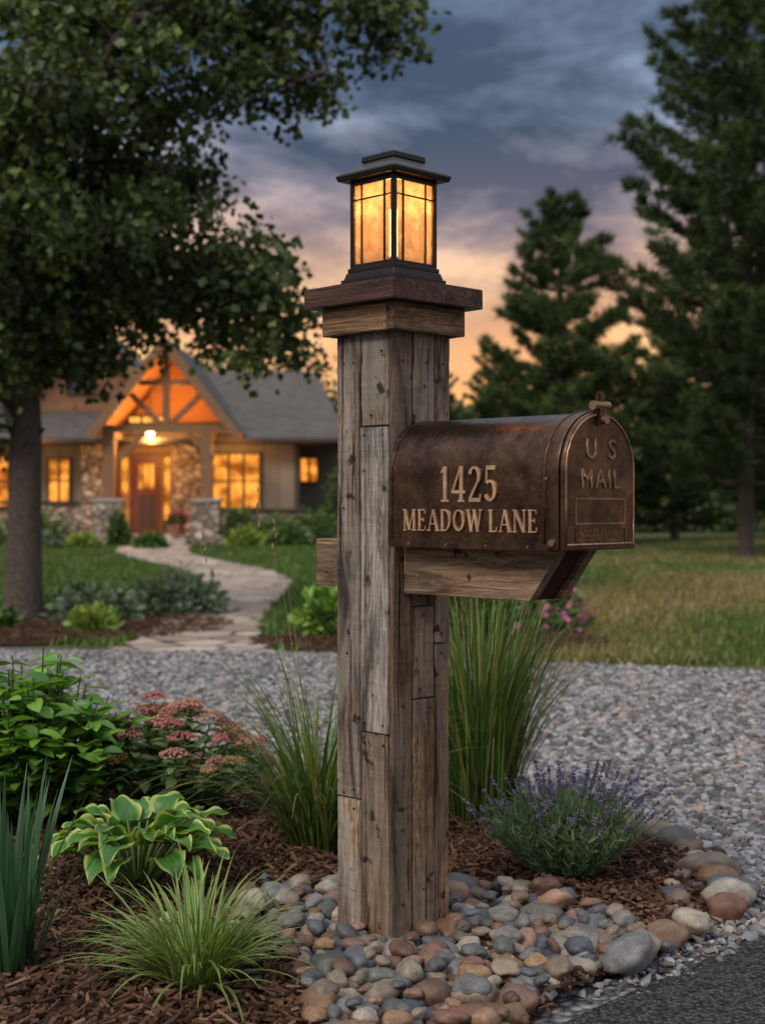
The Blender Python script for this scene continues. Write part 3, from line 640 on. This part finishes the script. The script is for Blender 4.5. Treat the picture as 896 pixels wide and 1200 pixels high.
GB=[(.12,.18,.12),(.16,.23,.14)]; GY=[(.26,.34,.065),(.18,.29,.06)]
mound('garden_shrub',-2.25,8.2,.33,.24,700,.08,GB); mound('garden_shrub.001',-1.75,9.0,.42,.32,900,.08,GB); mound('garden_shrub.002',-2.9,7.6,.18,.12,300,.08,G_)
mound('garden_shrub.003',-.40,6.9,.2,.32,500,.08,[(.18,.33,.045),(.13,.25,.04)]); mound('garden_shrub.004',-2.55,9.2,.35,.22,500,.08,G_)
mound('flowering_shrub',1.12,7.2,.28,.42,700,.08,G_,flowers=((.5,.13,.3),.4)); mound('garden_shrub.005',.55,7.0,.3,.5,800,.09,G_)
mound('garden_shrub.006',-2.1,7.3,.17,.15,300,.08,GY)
def lawn(nm,n,xr,d0,d1,hh,ww):
    d=d0+(d1-d0)*rng.random(n)**1.2; x=rng.uniform(xr[0],xr[1],n)*d; y=d-3
    k=(y>6.3-.32*(x+2.46)+.12)&~inpoly(x,y,b1)&~inpoly(x,y,b2)
    px=np.interp(y,P_[:,1],P_[:,0]); pw=np.interp(y,P_[:,1],P_[:,2])/2; k&=np.abs(x-px)>pw+.02
    x=x[k];y=y[k];n=len(x); h_=rng.uniform(.5,1.4,n)*hh; a_=rng.uniform(0,3.14,n); w=ww*(1+d[k]*.08)/2
    b0=np.stack([x-np.cos(a_)*w,y-np.sin(a_)*w,np.full(n,-.016)],1); b1_=np.stack([x+np.cos(a_)*w,y+np.sin(a_)*w,np.full(n,-.016)],1); tp_=np.stack([x+rng.normal(0,.03,n),y+rng.normal(0,.03,n),h_],1)
    V=np.stack([b0,b1_,tp_],1).reshape(-1,3); F=np.arange(3*n).reshape(-1,3)
    pn=np.array([min(1,max(0,.5+1.2*noise.noise(Vector((a*.35,b*.22,3)))+.5*noise.noise(Vector((a*1.3,b*.8,9))))) for a,b in zip(x,y)])[:,None]
    c_=np.array([.085,.14,.028])[None]*(1-pn)+np.array([.24,.19,.08])[None]*pn; c_=np.where(x[:,None]<-.5,np.array([.085,.155,.028])[None]*(1-.3*pn),c_)
    C=np.repeat(c_*rng.uniform(.6,1.4,n)[:,None],3,axis=0); np_mesh(nm,V,F,M_leaf,C)
lawn('grass',90000,(-.30,.30),8.2,36,.055,.012)
# ------------------------------------------------------------ trees
M_bark=plain('bark',(.06,.045,.036),.9,0,25,.02,.45); M_oak=vcol('oak_leaves',.5,.22,0,0,.35); M_pine=vcol('pine_needles',.6,.12,0,0,.25)
QV=np.array([(0,0,0),(.36,.45,.06),(0,1,-.06),(-.36,.45,.06)]); QF=[(0,1,2,3)]
def oak(nm,bx,by,limbs,trunk,tr_,leafsize,nsec,nter,nleaf,seed=1,cols=((.036,.064,.02),(.062,.095,.026),(.09,.125,.035))):
    random.seed(seed); par=empty(nm,(bx,by,0)); acc=Acc(); V,F=tube(trunk,tr_,12); acc.add(V,F); LP=[];LW=[]
    def seg(P,t):
        t*=len(P)-1; i=min(int(t),len(P)-2); return P[i].lerp(P[i+1],t-i)
    for li,(L_,dens) in enumerate(limbs):
        P=[Vector(p) for p in L_]; P2=[]
        for i in range(len(P)-1):
            for k in range(4): q=P[i].lerp(P[i+1],k/4); P2.append(q+Vector((random.gauss(0,.03),random.gauss(0,.03),random.gauss(0,.03))))
        P2.append(P[-1]); n=len(P2); V,F=tube(P2,[.055*(1-i/n)**.8+.008 for i in range(n)],7); acc.add(V,F)
        for s_ in range(int(nsec*dens)):
            t=.18+.82*(s_+random.random())/(nsec*dens); p=seg(P2,min(t,1)); ln=random.uniform(.35,.85)*(1.15-.5*t)
            d=Vector((random.gauss(0,1),random.gauss(0,1),random.gauss(.1,.7))).normalized(); q=p+d*ln; m=(p+q)/2+Vector((0,0,.07))
            V,F=tube([p,m,q],[.014,.01,.005],4); acc.add(V,F); w_=random.uniform(.6,1.25)
            for k in range(nter):
                u=.35+.65*random.random(); a0=p.lerp(q,u); d2=(d*.6+Vector((random.gauss(0,.8),random.gauss(0,.8),random.gauss(0,.6)))).normalized(); e=a0+d2*random.uniform(.15,.34)
                V,F=tube([a0,e],[.005,.003],3); acc.add(V,F); LP.append(e[:]); LW.append(w_*random.uniform(.7,1.4)); LP.append(a0.lerp(e,.5)[:]); LW.append(w_*random.uniform(.6,1.1))
    acc.build('trunk_and_limbs',M_bark,True,par)
    LP=np.array(LP); LW=np.array(LW); T_=np.repeat(LP,nleaf,axis=0)+rng.normal(0,.08,(len(LP)*nleaf,3)); n=len(T_); D=rng.normal(0,1,(n,3))+np.array([0,0,-.35]); S=leafsize*rng.uniform(.6,1.25,n)
    M=frames(D)*np.stack([S,S,S],1)[:,None,:]; cols=np.array(cols); C_=cols[rng.integers(0,len(cols),n)]*(np.repeat(LW,nleaf)*rng.uniform(.6,1.4,n))[:,None]
    V,F,C=scatter(QV*np.array([1.25,1,1]),QF,M,T_,C_); np_mesh('foliage',V,F,M_oak,C,False,par); return par
oak_limbs=[
 ([(-.05,0,2.8),(.6,-.2,3.4),(1.3,-.3,3.95),(1.95,-.4,4.15),(2.5,-.4,4.15)],1.0),
 ([(.05,0,3.9),(1.0,-.1,4.5),(2.0,-.1,4.75),(2.95,-.2,4.8)],1.5),
 ([(-.03,0,2.35),(.5,-.3,2.8),(1.05,-.5,2.85),(1.6,-.6,2.55),(2.15,-.6,2.05)],1.9),
 ([(-.03,0,2.2),(-.6,-.4,2.7),(-1.2,-.6,3.0)],1.0),
 ([(0,0,2.0),(.15,-.6,2.5),(.4,-1.1,2.75),(.75,-1.5,2.75)],1.2),
 ([(0,0,2.6),(.1,-.7,3.2),(.3,-1.4,3.6),(.7,-1.9,3.7)],1.3),
 ([(.05,0,3.2),(.5,-.6,3.9),(1.1,-1.0,4.4),(1.7,-1.2,4.6)],1.2),
 ([(.1,0,4.4),(.9,.4,5.2),(1.8,.5,5.6)],1.0),
 ([(.1,0,4.8),(-.6,.1,5.4),(-1.4,.2,5.8)],.9),
 ([(.0,0,3.0),(.5,.6,3.5),(1.0,1.0,3.9)],.8),
 ([(.0,0,2.4),(.5,.5,2.85),(.95,.7,2.95),(1.45,.8,2.75),(1.8,.8,2.5)],1.5),
 ([(-.05,0,3.3),(-.6,-.3,3.9),(-1.2,-.4,4.2)],1.0),
 ([(.05,0,3.6),(.4,-.3,4.3),(.6,-.5,5.0)],1.2),
 ([(.15,0,5.2),(.2,0,6.0),(.3,0,6.8)],1.2),
 ([(-.02,0,2.05),(.15,-.2,2.2),(.35,-.3,2.05),(.45,-.35,1.8)],.9),
 ([(-.02,0,2.5),(.35,-.1,2.9),(.8,-.2,3.1),(1.2,-.2,3.05)],1.0),
 ([(0,0,1.75),(-.3,-.2,2.0),(-.7,-.3,1.95)],.8),
]
oak('oak_tree',-2.85,8.3,oak_limbs,[(0,0,-.05),(.0,0,.15),(.01,0,.8),(.02,0,1.5),(-.05,0,2.85),(.08,0,4.2),(.2,.05,5.6),(.2,0,6.8)],[.21,.155,.135,.125,.11,.085,.05,.02],.078,14,5,17,seed=3)
def pine_data(H,z0,Lmax,seed,tr_=.14):
    random.seed(seed); acc=Acc(); V,F=tube([(0,0,-.05),(.03,0,H*.3),(-.03,0,H*.65),(0,0,H)],[tr_,tr_*.8,tr_*.5,.015],9); acc.add(V,F); CP=[];CD=[];CW=[]
    z=z0
    while z<H-.1:
        f=(z-z0)/(H-z0); L0=Lmax*(1-f)**.62*(.72+.28*math.sin(min(1,f*4)*1.57)); nb=random.randint(4,6); a0=random.uniform(0,6.28)
        for k in range(nb):
            L_=L0*random.choice((.45,.75,1.0,1.15))*random.uniform(.85,1.1)+.12; az=a0+k*6.283/nb+random.uniform(-.45,.45); up=random.uniform(-.1,.7)+.5*f; d=Vector((math.cos(az),math.sin(az),up*.5))
            p0=Vector((0,0,z)); pm=p0+Vector((d.x*L_*.5,d.y*L_*.5,L_*.5*(up*.3))); p1=p0+Vector((d.x*L_,d.y*L_,L_*(up*.5+.15)))
            V,F=tube([p0,pm,p1],[.028*(1-f)+.008,.016,.006],4); acc.add(V,F); w0=random.uniform(.45,1.5)
            nt_=max(2,int(L_*6.2))
            for j in range(nt_):
                t=.24+.76*(j+random.random())/nt_; q=p0.lerp(pm,t*2) if t<.5 else pm.lerp(p1,t*2-1)
                for s_ in (-1,1):
                    sl=random.uniform(.14,.42)*min(1,L_)*(1.2-t*.6); sd=Vector((-d.y*s_,d.x*s_,random.uniform(-.1,.8)))+d*.8; e=q+sd.normalized()*sl
                    V,F=tube([q,e],[.007,.004],3); acc.add(V,F)
                    for r_ in (.5,1.0): CP.append(q.lerp(e,r_)[:]);CD.append((sd+Vector((0,0,.5))).normalized()[:]);CW.append(w0*random.uniform(.7,1.3))
            CP.append(p1[:]);CD.append((d+Vector((0,0,.6))).normalized()[:]);CW.append(w0)
        z+=random.uniform(.2,.42)*(1-.35*f)
    return acc,np.array(CP),np.array(CD),np.array(CW)
def make_pine_meshes(H,z0,Lmax,seed,nn=26,nl=.18):
    acc,P,D,W=pine_data(H,z0,Lmax,seed); n=len(P)*nn; T_=np.repeat(P,nn,axis=0)+rng.normal(0,.03,(n,3)); DD=np.repeat(D,nn,axis=0)+rng.normal(0,.75,(n,3)); S=nl*rng.uniform(.6,1.25,n)
    M=frames(DD)*np.stack([S*.0+.020,S,S],1)[:,None,:]; C_=np.array([(.040,.074,.024)])*(np.repeat(W,nn)*rng.uniform(.5,1.5,n))[:,None]+np.array([.008,.006,0])
    tvv=np.array([(-.5,0,0),(.5,0,0),(.0,1,0)]); V,F,C=scatter(tvv,[(0,1,2)],M,T_,C_)
    return acc,V,F,C
cache={}
def pine(nm,x,y,key,scale=1,rz=0):
    par=empty(nm,(x,y,-.02),rz); par.scale=(scale,)*3
    if key not in cache:
        acc,V,F,C=make_pine_meshes(*key); a_=acc.build('trunk',M_bark,True,par); b_=np_mesh('needles',V,F,M_pine,C,False,par); cache[key]=(a_.data,b_.data)
    else:
        for nm2,me in zip(('trunk','needles'),cache[key]): link(bpy.data.objects.new(nm2,me),par)
KA=(9.9,1.25,3.2,11);KB=(7.4,.7,2.0,5);KC=(6.4,.5,2.2,8)
pine('pine_tree',6.05,21,KA); pine('pine_tree.001',3.72,27,KB); pine('pine_tree.002',7.3,33,KC,.85,1); pine('pine_tree.003',3.2,36,KC,.80,2.2)
pine('pine_tree.004',10.2,34,KA,.85,2); pine('pine_tree.005',8.2,25.5,KB,1.1,3); pine('pine_tree.006',5.6,41,KB,.72,1.4); pine('pine_tree.007',12.5,38,KC,1.2,.4); pine('pine_tree.008',1.6,42,KB,.72,4); pine('pine_tree.009',-13,45,KA,1.0,1)
pine('pine_tree.010',5.1,31,KC,.62,5)
n_t=74; Vs=[];Fs=[];Cs=[];o=0
for i in range(n_t):
    y=rng.uniform(42,62); x=rng.uniform(-32,34)*y/50; d=y+3
    ht=rng.uniform(4.6,7.0)*d/52 if x<1 or x>12 else rng.uniform(3.4,5.0)*d/52
    nl=24; cz=rng.uniform(.08,1,nl)*ht*.9; rr=ht*.36*np.sqrt(np.clip(1-(cz/ht-.35)**2*1.8,.1,1)); aa=rng.uniform(0,6.28,nl); q=np.sqrt(rng.random(nl))*rr
    cen=np.stack([x+q*np.cos(aa),y+q*np.sin(aa)*.7,cz],1); m=75; T_=np.repeat(cen,m,axis=0)+rng.normal(0,ht*.07,(nl*m,3)); S=rng.uniform(.16,.32,nl*m)
    wv=np.repeat(rng.uniform(.4,1.5,nl),m); base=np.array([(.065,.10,.03),(.048,.08,.03),(.085,.11,.033)][i%3]); C_=base*(wv*rng.uniform(.6,1.4,nl*m))[:,None]
    V,F,C=scatter(QV*np.array([1.3,1,1]),QF,frames(rng.normal(0,1,(nl*m,3)))*np.stack([S,S,S],1)[:,None,:],T_,C_); Vs.append(V);Fs.append(F+o);Cs.append(C);o+=len(V)
np_mesh('distant_trees',np.concatenate(Vs),np.concatenate(Fs),M_oak,np.concatenate(Cs))
n=26000; x=rng.uniform(-1,1,n)*34; y=rng.uniform(40,50,n)+np.abs(x)*.1; z=rng.random(n)**1.3*2.1*(1+.3*np.sin(x*1.7)); S=rng.uniform(.15,.32,n)
V,F,C=scatter(QV*np.array([1.3,1,1]),QF,frames(rng.normal(0,1,(n,3)))*np.stack([S,S,S],1)[:,None,:],np.stack([x,y,z],1),np.array([.055,.085,.028])*rng.uniform(.4,1.5,n)[:,None]); np_mesh('understory_brush',V,F,M_oak,C)
# ------------------------------------------------------------ house
house=empty('craftsman_house')
def hb(n_,a,b_,m): return box(n_,a,b_,m,house)
M_stone,nt,b=mat('fieldstone'); v=coords(nt,(1,1,1.5)); vo=N(nt,'ShaderNodeTexVoronoi',Scale=4.2,feature='DISTANCE_TO_EDGE'); vc=N(nt,'ShaderNodeTexVoronoi',Scale=4.2)
nt.links.new(v,vo.inputs['Vector']);nt.links.new(v,vc.inputs['Vector']); sp=N(nt,'ShaderNodeSeparateColor'); nt.links.new(vc.outputs['Color'],sp.inputs[0])
c_=ramp(nt,sp.outputs[0],[(0,(.16,.13,.11)),(.4,(.32,.24,.18)),(.7,(.38,.33,.28)),(1,(.52,.44,.35))]); c_=mix(nt,(.07,.055,.045),c_,ramp(nt,vo.outputs['Distance'],[(.02,0.0),(.08,1.0)])); nt.links.new(c_,b.inputs['Base Color']); b.inputs['Roughness'].default_value=.9
bump(nt,b,ramp(nt,vo.outputs['Distance'],[(0,0.0),(.12,1.0)]),1,.03)
def stripe(name,c1,c2,axis,scale,rough=.8):
    m,nt,b=mat(name); v=coords(nt); w=N(nt,'ShaderNodeTexWave',Scale=scale,Distortion=.0); w.bands_direction=axis; w.wave_profile='SAW'; nt.links.new(v,w.inputs['Vector'])
    f=noiset(nt,v,7,4,.6); c_=mix(nt,c1,c2,f); c_=mix(nt,c_,ramp(nt,w.outputs['Fac'],[(0,.45),(.12,1.0),(1,.9)]),1.0,'MULTIPLY'); nt.links.new(c_,b.inputs['Base Color']); b.inputs['Roughness'].default_value=rough
    bump(nt,b,w.outputs['Fac'],.6,.02); return m
M_sid=stripe('board_siding',(.2,.165,.125),(.27,.23,.18),'X',.9); M_log=stripe('wood_siding',(.17,.08,.04),(.3,.15,.075),'Z',1.1); M_ceil=stripe('porch_boards',(.28,.12,.04),(.42,.19,.07),'Y',1.2)
M_roof,nt,b=mat('shingles'); v=coords(nt,(1,1.6,1.6)); br=N(nt,'ShaderNodeTexBrick',Scale=3.2); br.inputs['Color1'].default_value=(.07,.062,.058,1);br.inputs['Color2'].default_value=(.13,.115,.105,1);br.inputs['Mortar'].default_value=(.03,.028,.026,1);br.inputs['Mortar Size'].default_value=.03
sw=N(nt,'ShaderNodeSeparateXYZ'); nt.links.new(v,sw.inputs[0]); cb=N(nt,'ShaderNodeCombineXYZ'); nt.links.new(sw.outputs[0],cb.inputs[0]); nt.links.new(sw.outputs[1],cb.inputs[1]); nt.links.new(cb.outputs[0],br.inputs['Vector']); nt.links.new(br.outputs['Color'],b.inputs['Base Color']); b.inputs['Roughness'].default_value=.9
M_tim=plain('timber',(.20,.10,.045),.7,0,20,.01,.3); M_trim=plain('dark_trim',(.045,.03,.022),.6); M_door=plain('door_wood',(.12,.035,.018),.45,0,18,.004,.3)
M_win=emis('lit_window',(1,.36,.05),1.5,.75,2.6); M_win2=emis('lit_window_bright',(1,.48,.10),2.4,.4,3)
hb('foundation_wall',(-12,31.0,0),(-2.0,38,.9),M_stone); hb('front_wall',(-12,31.02,.9),(-2.02,38,2.5),M_sid); hb('sill_course',(-12,30.94,.9),(-4.3,31.0,.97),M_trim)
hb('side_wing_base',(-1.999,32,0),(-.95,37,.8),M_stone); hb('side_wing_wall',(-1.999,32.02,.8),(-.97,37,2.5),M_sid)
hb('bay_base',(-4.25,30.4,0),(-1.98,30.99,.72),M_stone); hb('bay_wall',(-4.24,30.42,.72),(-2.0,30.99,2.45),M_sid); hb('bay_sill',(-4.3,30.34,.72),(-1.93,30.4,.79),M_trim)
hb('stone_pier',(-7.1,30.7,0),(-6.3,30.99,2.5),M_stone); hb('stone_pier',(-4.98,30.7,0),(-4.26,30.99,2.5),M_stone)
for x in (-2.06,-4.26): hb('corner_board',(x,30.36,.8),(x+.1,30.41,2.45),M_trim)
def window(x0,x1,z0_,z1_,y,nx,nz,m=M_win):
    hb('window_glass',(x0,y-.02,z0_),(x1,y-.003,z1_),m); t=.055
    hb('window_frame',(x0-t,y-.06,z1_),(x1+t,y,z1_+t),M_trim);hb('window_frame',(x0-t,y-.07,z0_-t),(x1+t,y,z0_),M_trim);hb('window_frame',(x0-t,y-.06,z0_),(x0,y,z1_),M_trim);hb('window_frame',(x1,y-.06,z0_),(x1+t,y,z1_),M_trim)
    for i in range(1,nx): x=x0+(x1-x0)*i/nx; hb('mullion',(x-.03,y-.05,z0_),(x+.03,y-.021,z1_),M_trim)
    for i in range(1,nz): z=z0_+(z1_-z0_)*i/nz; hb('muntin',(x0,y-.045,z-.02),(x1,y-.022,z+.02),M_trim)
window(-3.95,-2.9,.82,2.05,30.42,3,2); window(-2.0,-1.62,1.45,2.0,32.0,2,1); window(-9.3,-8.42,.85,2.0,31.0,2,2); window(-7.9,-7.45,.95,1.95,31.0,2,2)
def slab(nm,P,m,t=.1):
    V=[Vector(p) for p in P]; nrm=(V[1]-V[0]).cross(V[2]-V[0]).normalized()
    if nrm.z<0: nrm=-nrm
    n_=len(V); W=[v_-nrm*t for v_ in V]; return pymesh(nm,V+W,[tuple(range(n_)),tuple(range(n_,2*n_))]+[(i,(i+1)%n_,n_+(i+1)%n_,n_+i) for i in range(n_)],m,house)
slab('roof_front',[(-12.4,30.0,2.42),(-.85,30.0,2.42),(-1.75,34.4,4.35),(-12.4,34.4,4.35)],M_roof); slab('roof_back',[(-12.4,38.6,2.42),(-.85,38.6,2.42),(-1.75,34.41,4.35),(-12.4,34.41,4.35)],M_roof); slab('roof_hip',[(-.84,30.0,2.42),(-.84,38.6,2.42),(-1.74,34.4,4.35)],M_roof)
hb('gutter',(-3.2,29.9,2.32),(-.85,30.0,2.41),M_trim); hb('gutter',(-12.4,29.9,2.32),(-6.6,30.0,2.41),M_trim); hb('soffit',(-12.3,30.0,2.29),(-.95,31.1,2.31),M_trim)
gx_=-7.3
pymesh('upper_gable_wall',[(gx_-1.7,31.6,2.6),(gx_+1.7,31.6,2.6),(gx_+1.7,31.6,3.7),(gx_,31.6,5.3),(gx_-1.7,31.6,3.7),(gx_-1.7,36,2.6),(gx_+1.7,36,2.6),(gx_+1.7,36,3.7),(gx_,36,5.3),(gx_-1.7,36,3.7)],[(0,1,2,3,4),(5,6,7,8,9),(0,1,6,5),(1,2,7,6),(0,4,9,5)],M_log,house)
slab('upper_roof_r',[(gx_,31.1,5.45),(gx_+2.1,31.1,3.45),(gx_+2.1,36.4,3.45),(gx_,36.4,5.45)],M_roof,.12); slab('upper_roof_l',[(gx_,31.1,5.45),(gx_-2.1,31.1,3.45),(gx_-2.1,36.4,3.45),(gx_,36.4,5.45)],M_roof,.12)
slab('upper_barge_r',[(gx_,31.02,5.44),(gx_+2.1,31.02,3.44),(gx_+2.1,31.09,3.44),(gx_,31.09,5.44)],M_tim,.2); slab('upper_barge_l',[(gx_,31.02,5.44),(gx_-2.1,31.02,3.44),(gx_-2.1,31.09,3.44),(gx_,31.09,5.44)],M_tim,.2)
window(gx_-.3,gx_+.3,3.6,4.2,31.6,2,1,plain('unlit_glass',(.02,.025,.03),.1))
px_=-4.85; ez=2.5; rz_=4.62; hwid=1.66; y0_,y1_=28.7,34.0
slab('porch_roof_r',[(px_,y0_,rz_),(px_+hwid,y0_,ez),(px_+hwid,y1_,ez),(px_,y1_,rz_)],M_roof,.07); slab('porch_roof_l',[(px_,y0_,rz_),(px_-hwid,y0_,ez),(px_-hwid,y1_,ez),(px_,y1_,rz_)],M_roof,.07)
slab('porch_ceiling_r',[(px_,y0_+.1,rz_-.1),(px_+hwid-.05,y0_+.1,ez-.04),(px_+hwid-.05,31,ez-.04),(px_,31,rz_-.1)],M_ceil,.03); slab('porch_ceiling_l',[(px_,y0_+.1,rz_-.1),(px_-hwid+.05,y0_+.1,ez-.04),(px_-hwid+.05,31,ez-.04),(px_,31,rz_-.1)],M_ceil,.03)
slab('barge_r',[(px_,y0_-.08,rz_+.01),(px_+hwid+.05,y0_-.08,ez-.05),(px_+hwid+.05,y0_-.01,ez-.05),(px_,y0_-.01,rz_+.01)],M_tim,.2); slab('barge_l',[(px_,y0_-.08,rz_+.01),(px_-hwid-.05,y0_-.08,ez-.05),(px_-hwid-.05,y0_-.01,ez-.05),(px_,y0_-.01,rz_+.01)],M_tim,.2)
pymesh('porch_gable_wall',[(px_-1.45,30.98,2.5),(px_+1.45,30.98,2.5),(px_,30.98,4.4)],[(0,1,2)],M_ceil,house)
window(-6.0,-5.15,2.42,2.95,30.96,3,1,M_win2)
hb('tie_beam',(px_-1.4,28.95,2.5),(px_+1.4,29.15,2.66),M_tim); hb('king_post',(px_-.07,28.96,2.68),(px_+.07,29.12,4.3),M_tim); hb('collar_tie',(px_-.6,28.97,3.55),(px_+.6,29.11,3.67),M_tim)
for s_ in (-1,1):
    slab('strut',[(px_+s_*.08,28.98,2.75),(px_+s_*.75,28.98,3.4),(px_+s_*.75,29.1,3.4),(px_+s_*.08,29.1,2.75)],M_tim,.12)
    slab('arch_brace',[(px_+s_*1.1,28.98,1.95),(px_+s_*.55,28.98,2.5),(px_+s_*.55,29.1,2.5),(px_+s_*1.1,29.1,1.95)],M_tim,.12)
M_cs=plain('cap_stone',(.32,.3,.27),.8)
for x in (-6.12,-3.95):
    hb('pillar_base',(x-.3,28.75,0),(x+.3,29.35,.95),M_stone); hb('pillar_cap',(x-.34,28.71,.951),(x+.34,29.39,1.02),M_cs); hb('porch_post',(x-.13,28.92,1.02),(x+.13,29.18,2.5),M_tim); hb('header',(x-.1,29.18,2.38),(x+.1,30.7,2.52),M_tim)
hb('porch_floor',(-6.7,28.6,-.02),(-3.5,30.7,.2),M_stone); hb('step',(-5.7,28.25,-.02),(-4.3,28.6,.13),M_cs); hb('step',(-5.7,27.9,-.02),(-4.3,28.25,.06),M_cs)
hb('door_panel',(-5.95,30.92,.21),(-5.25,30.99,2.02),M_door); hb('door_glass',(-5.78,30.9,1.25),(-5.42,30.92,1.85),M_win)
for i in (-5.68,-5.54): hb('door_muntin',(i-.015,30.885,1.25),(i+.015,30.9,1.85),M_door)
for i in (-5.78,-5.57): hb('door_inset',(i,30.905,.35),(i+.15,30.92,1.1),M_trim)
hb('sidelight',(-5.18,30.93,.5),(-5.03,30.99,2.0),M_win); hb('sidelight',(-6.18,30.93,.5),(-6.02,30.99,2.0),M_win)
for x in (-6.23,-6.0,-5.23,-5.01): hb('door_jamb',(x-.03,30.86,.2),(x+.03,30.92,2.1),M_tim)
hb('door_head',(-6.28,30.85,2.1),(-4.95,30.93,2.22),M_tim)
M_pl=emis('porch_bulb',(1,.6,.22),24); s2=ico(2)
np_mesh('porch_lamp',s2[0]*.08+np.array([-5.35,29.9,2.5]),s2[1],M_pl,parent=house); hb('lamp_rod',(-5.36,29.89,2.58),(-5.34,29.91,3.95),M_trim)
for p_,e_ in (((-5.35,29.9,2.3),130),((-4.85,29.9,3.1),80),((-3.4,29.6,2.15),26),((-7.9,29.6,2.1),22)):
    L=bpy.data.lights.new('porch_light','POINT'); L.energy=e_; L.color=(1,.46,.13); L.shadow_soft_size=.1; lo=bpy.data.objects.new('porch_light',L); lo.location=p_; link(lo,house)
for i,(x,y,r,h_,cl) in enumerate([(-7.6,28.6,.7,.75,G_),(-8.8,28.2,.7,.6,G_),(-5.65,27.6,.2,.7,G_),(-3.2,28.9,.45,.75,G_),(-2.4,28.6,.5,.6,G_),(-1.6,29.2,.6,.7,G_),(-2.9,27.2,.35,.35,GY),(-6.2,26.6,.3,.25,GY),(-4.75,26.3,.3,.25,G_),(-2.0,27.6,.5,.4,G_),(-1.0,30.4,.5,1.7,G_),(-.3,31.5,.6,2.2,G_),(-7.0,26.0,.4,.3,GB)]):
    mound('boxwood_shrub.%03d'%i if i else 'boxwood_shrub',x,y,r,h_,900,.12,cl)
mound('potted_flowers',-4.6,29.0,.2,.3,300,.1,G_,z=.45,flowers=((.5,.1,.2),.5)); cyl('flower_pot',(-4.6,29.0,.33),.16,.26,plain('terracotta',(.2,.08,.04),.8),None)
# ------------------------------------------------------------ world
w=bpy.data.worlds.new('World'); scene.world=w; w.use_nodes=True; nt=w.node_tree; bg=nt.nodes['Background']
tc=N(nt,'ShaderNodeTexCoord'); sx3=N(nt,'ShaderNodeSeparateXYZ'); nt.links.new(tc.outputs['Generated'],sx3.inputs[0])
wob=N(nt,'ShaderNodeMath',operation='MULTIPLY_ADD'); nz_=noiset(nt,tc.outputs['Generated'],3.5,4,.5); nt.links.new(nz_,wob.inputs[0]); wob.inputs[1].default_value=.10
sb=N(nt,'ShaderNodeMath',operation='SUBTRACT'); nt.links.new(sx3.outputs[2],sb.inputs[0]); sb.inputs[1].default_value=.05; nt.links.new(sb.outputs[0],wob.inputs[2]); zed=wob.outputs[0]
lightc=ramp(nt,zed,[(0,(1.25,.62,.20)),(.06,(1.35,.74,.29)),(.12,(1.3,.78,.40)),(.165,(1.1,.70,.46)),(.205,(.62,.50,.53)),(.265,(.28,.38,.55)),(.42,(.34,.46,.64)),(.62,(.95,1.0,1.12)),(1,(1.15,1.22,1.34))])
darkc=ramp(nt,zed,[(0,(1.1,.50,.15)),(.06,(1.2,.58,.22)),(.105,(1.0,.50,.25)),(.145,(.42,.27,.25)),(.185,(.12,.13,.21)),(.25,(.042,.085,.16)),(.42,(.07,.12,.2)),(.62,(.6,.65,.76)),(1,(.85,.92,1.05))])
mp=N(nt,'ShaderNodeMapping'); mp.inputs['Scale'].default_value=(1.0,.6,2.4); mp.inputs['Rotation'].default_value=(0,math.radians(-12),0); mp.inputs['Location'].default_value=(2.6,1.3,.9); nt.links.new(tc.outputs['Generated'],mp.inputs[0])
cf_=noiset(nt,mp.outputs[0],5.8,9,.60,.2)
c_=mix(nt,darkc,lightc,ramp(nt,cf_,[(.43,0.0),(.53,.35),(.63,1.0)]))
back=ramp(nt,zed,[(0,(.55,.5,.5)),(.3,(.68,.68,.76)),(1,(1.15,1.2,1.32))])
c_=mix(nt,back,c_,ramp(nt,sx3.outputs[1],[(.0,0.0),(.6,1.0)]))
sky=N(nt,'ShaderNodeTexSky'); sky.sky_type='NISHITA'; sky.sun_disc=False; sky.sun_elevation=math.radians(3); sky.sun_rotation=math.radians(8)
sc_=N(nt,'ShaderNodeVectorMath',operation='SCALE'); sc_.inputs['Scale'].default_value=.004; nt.links.new(sky.outputs[0],sc_.inputs[0])
c_=mix(nt,c_,sc_.outputs[0],1.0,'ADD'); nt.links.new(c_,bg.inputs[0]); bg.inputs[1].default_value=.92
S=bpy.data.lights.new('dusk_sky_lamp','SUN'); S.energy=2.3; S.angle=math.radians(18); S.color=(1,.88,.74); so=bpy.data.objects.new('dusk_sky_lamp',S); so.rotation_euler=Vector((-.45,-.65,.7)).to_track_quat('Z','Y').to_euler(); link(so)  # added soft lamp from front left, standing in for dusk sky light
# ------------------------------------------------------------ camera
cam=bpy.data.cameras.new('camera'); cam.sensor_fit='VERTICAL'; cam.sensor_height=36; cam.lens=50.4; cam.shift_y=-10/1200; cam.clip_end=1000; cam.clip_start=.05
co=bpy.data.objects.new('camera',cam); co.location=(-.023,-3,.91); co.rotation_euler=(math.pi/2,0,0); link(co); scene.camera=co
cam.dof.use_dof=True; cam.dof.focus_distance=2.85; cam.dof.aperture_fstop=4.5
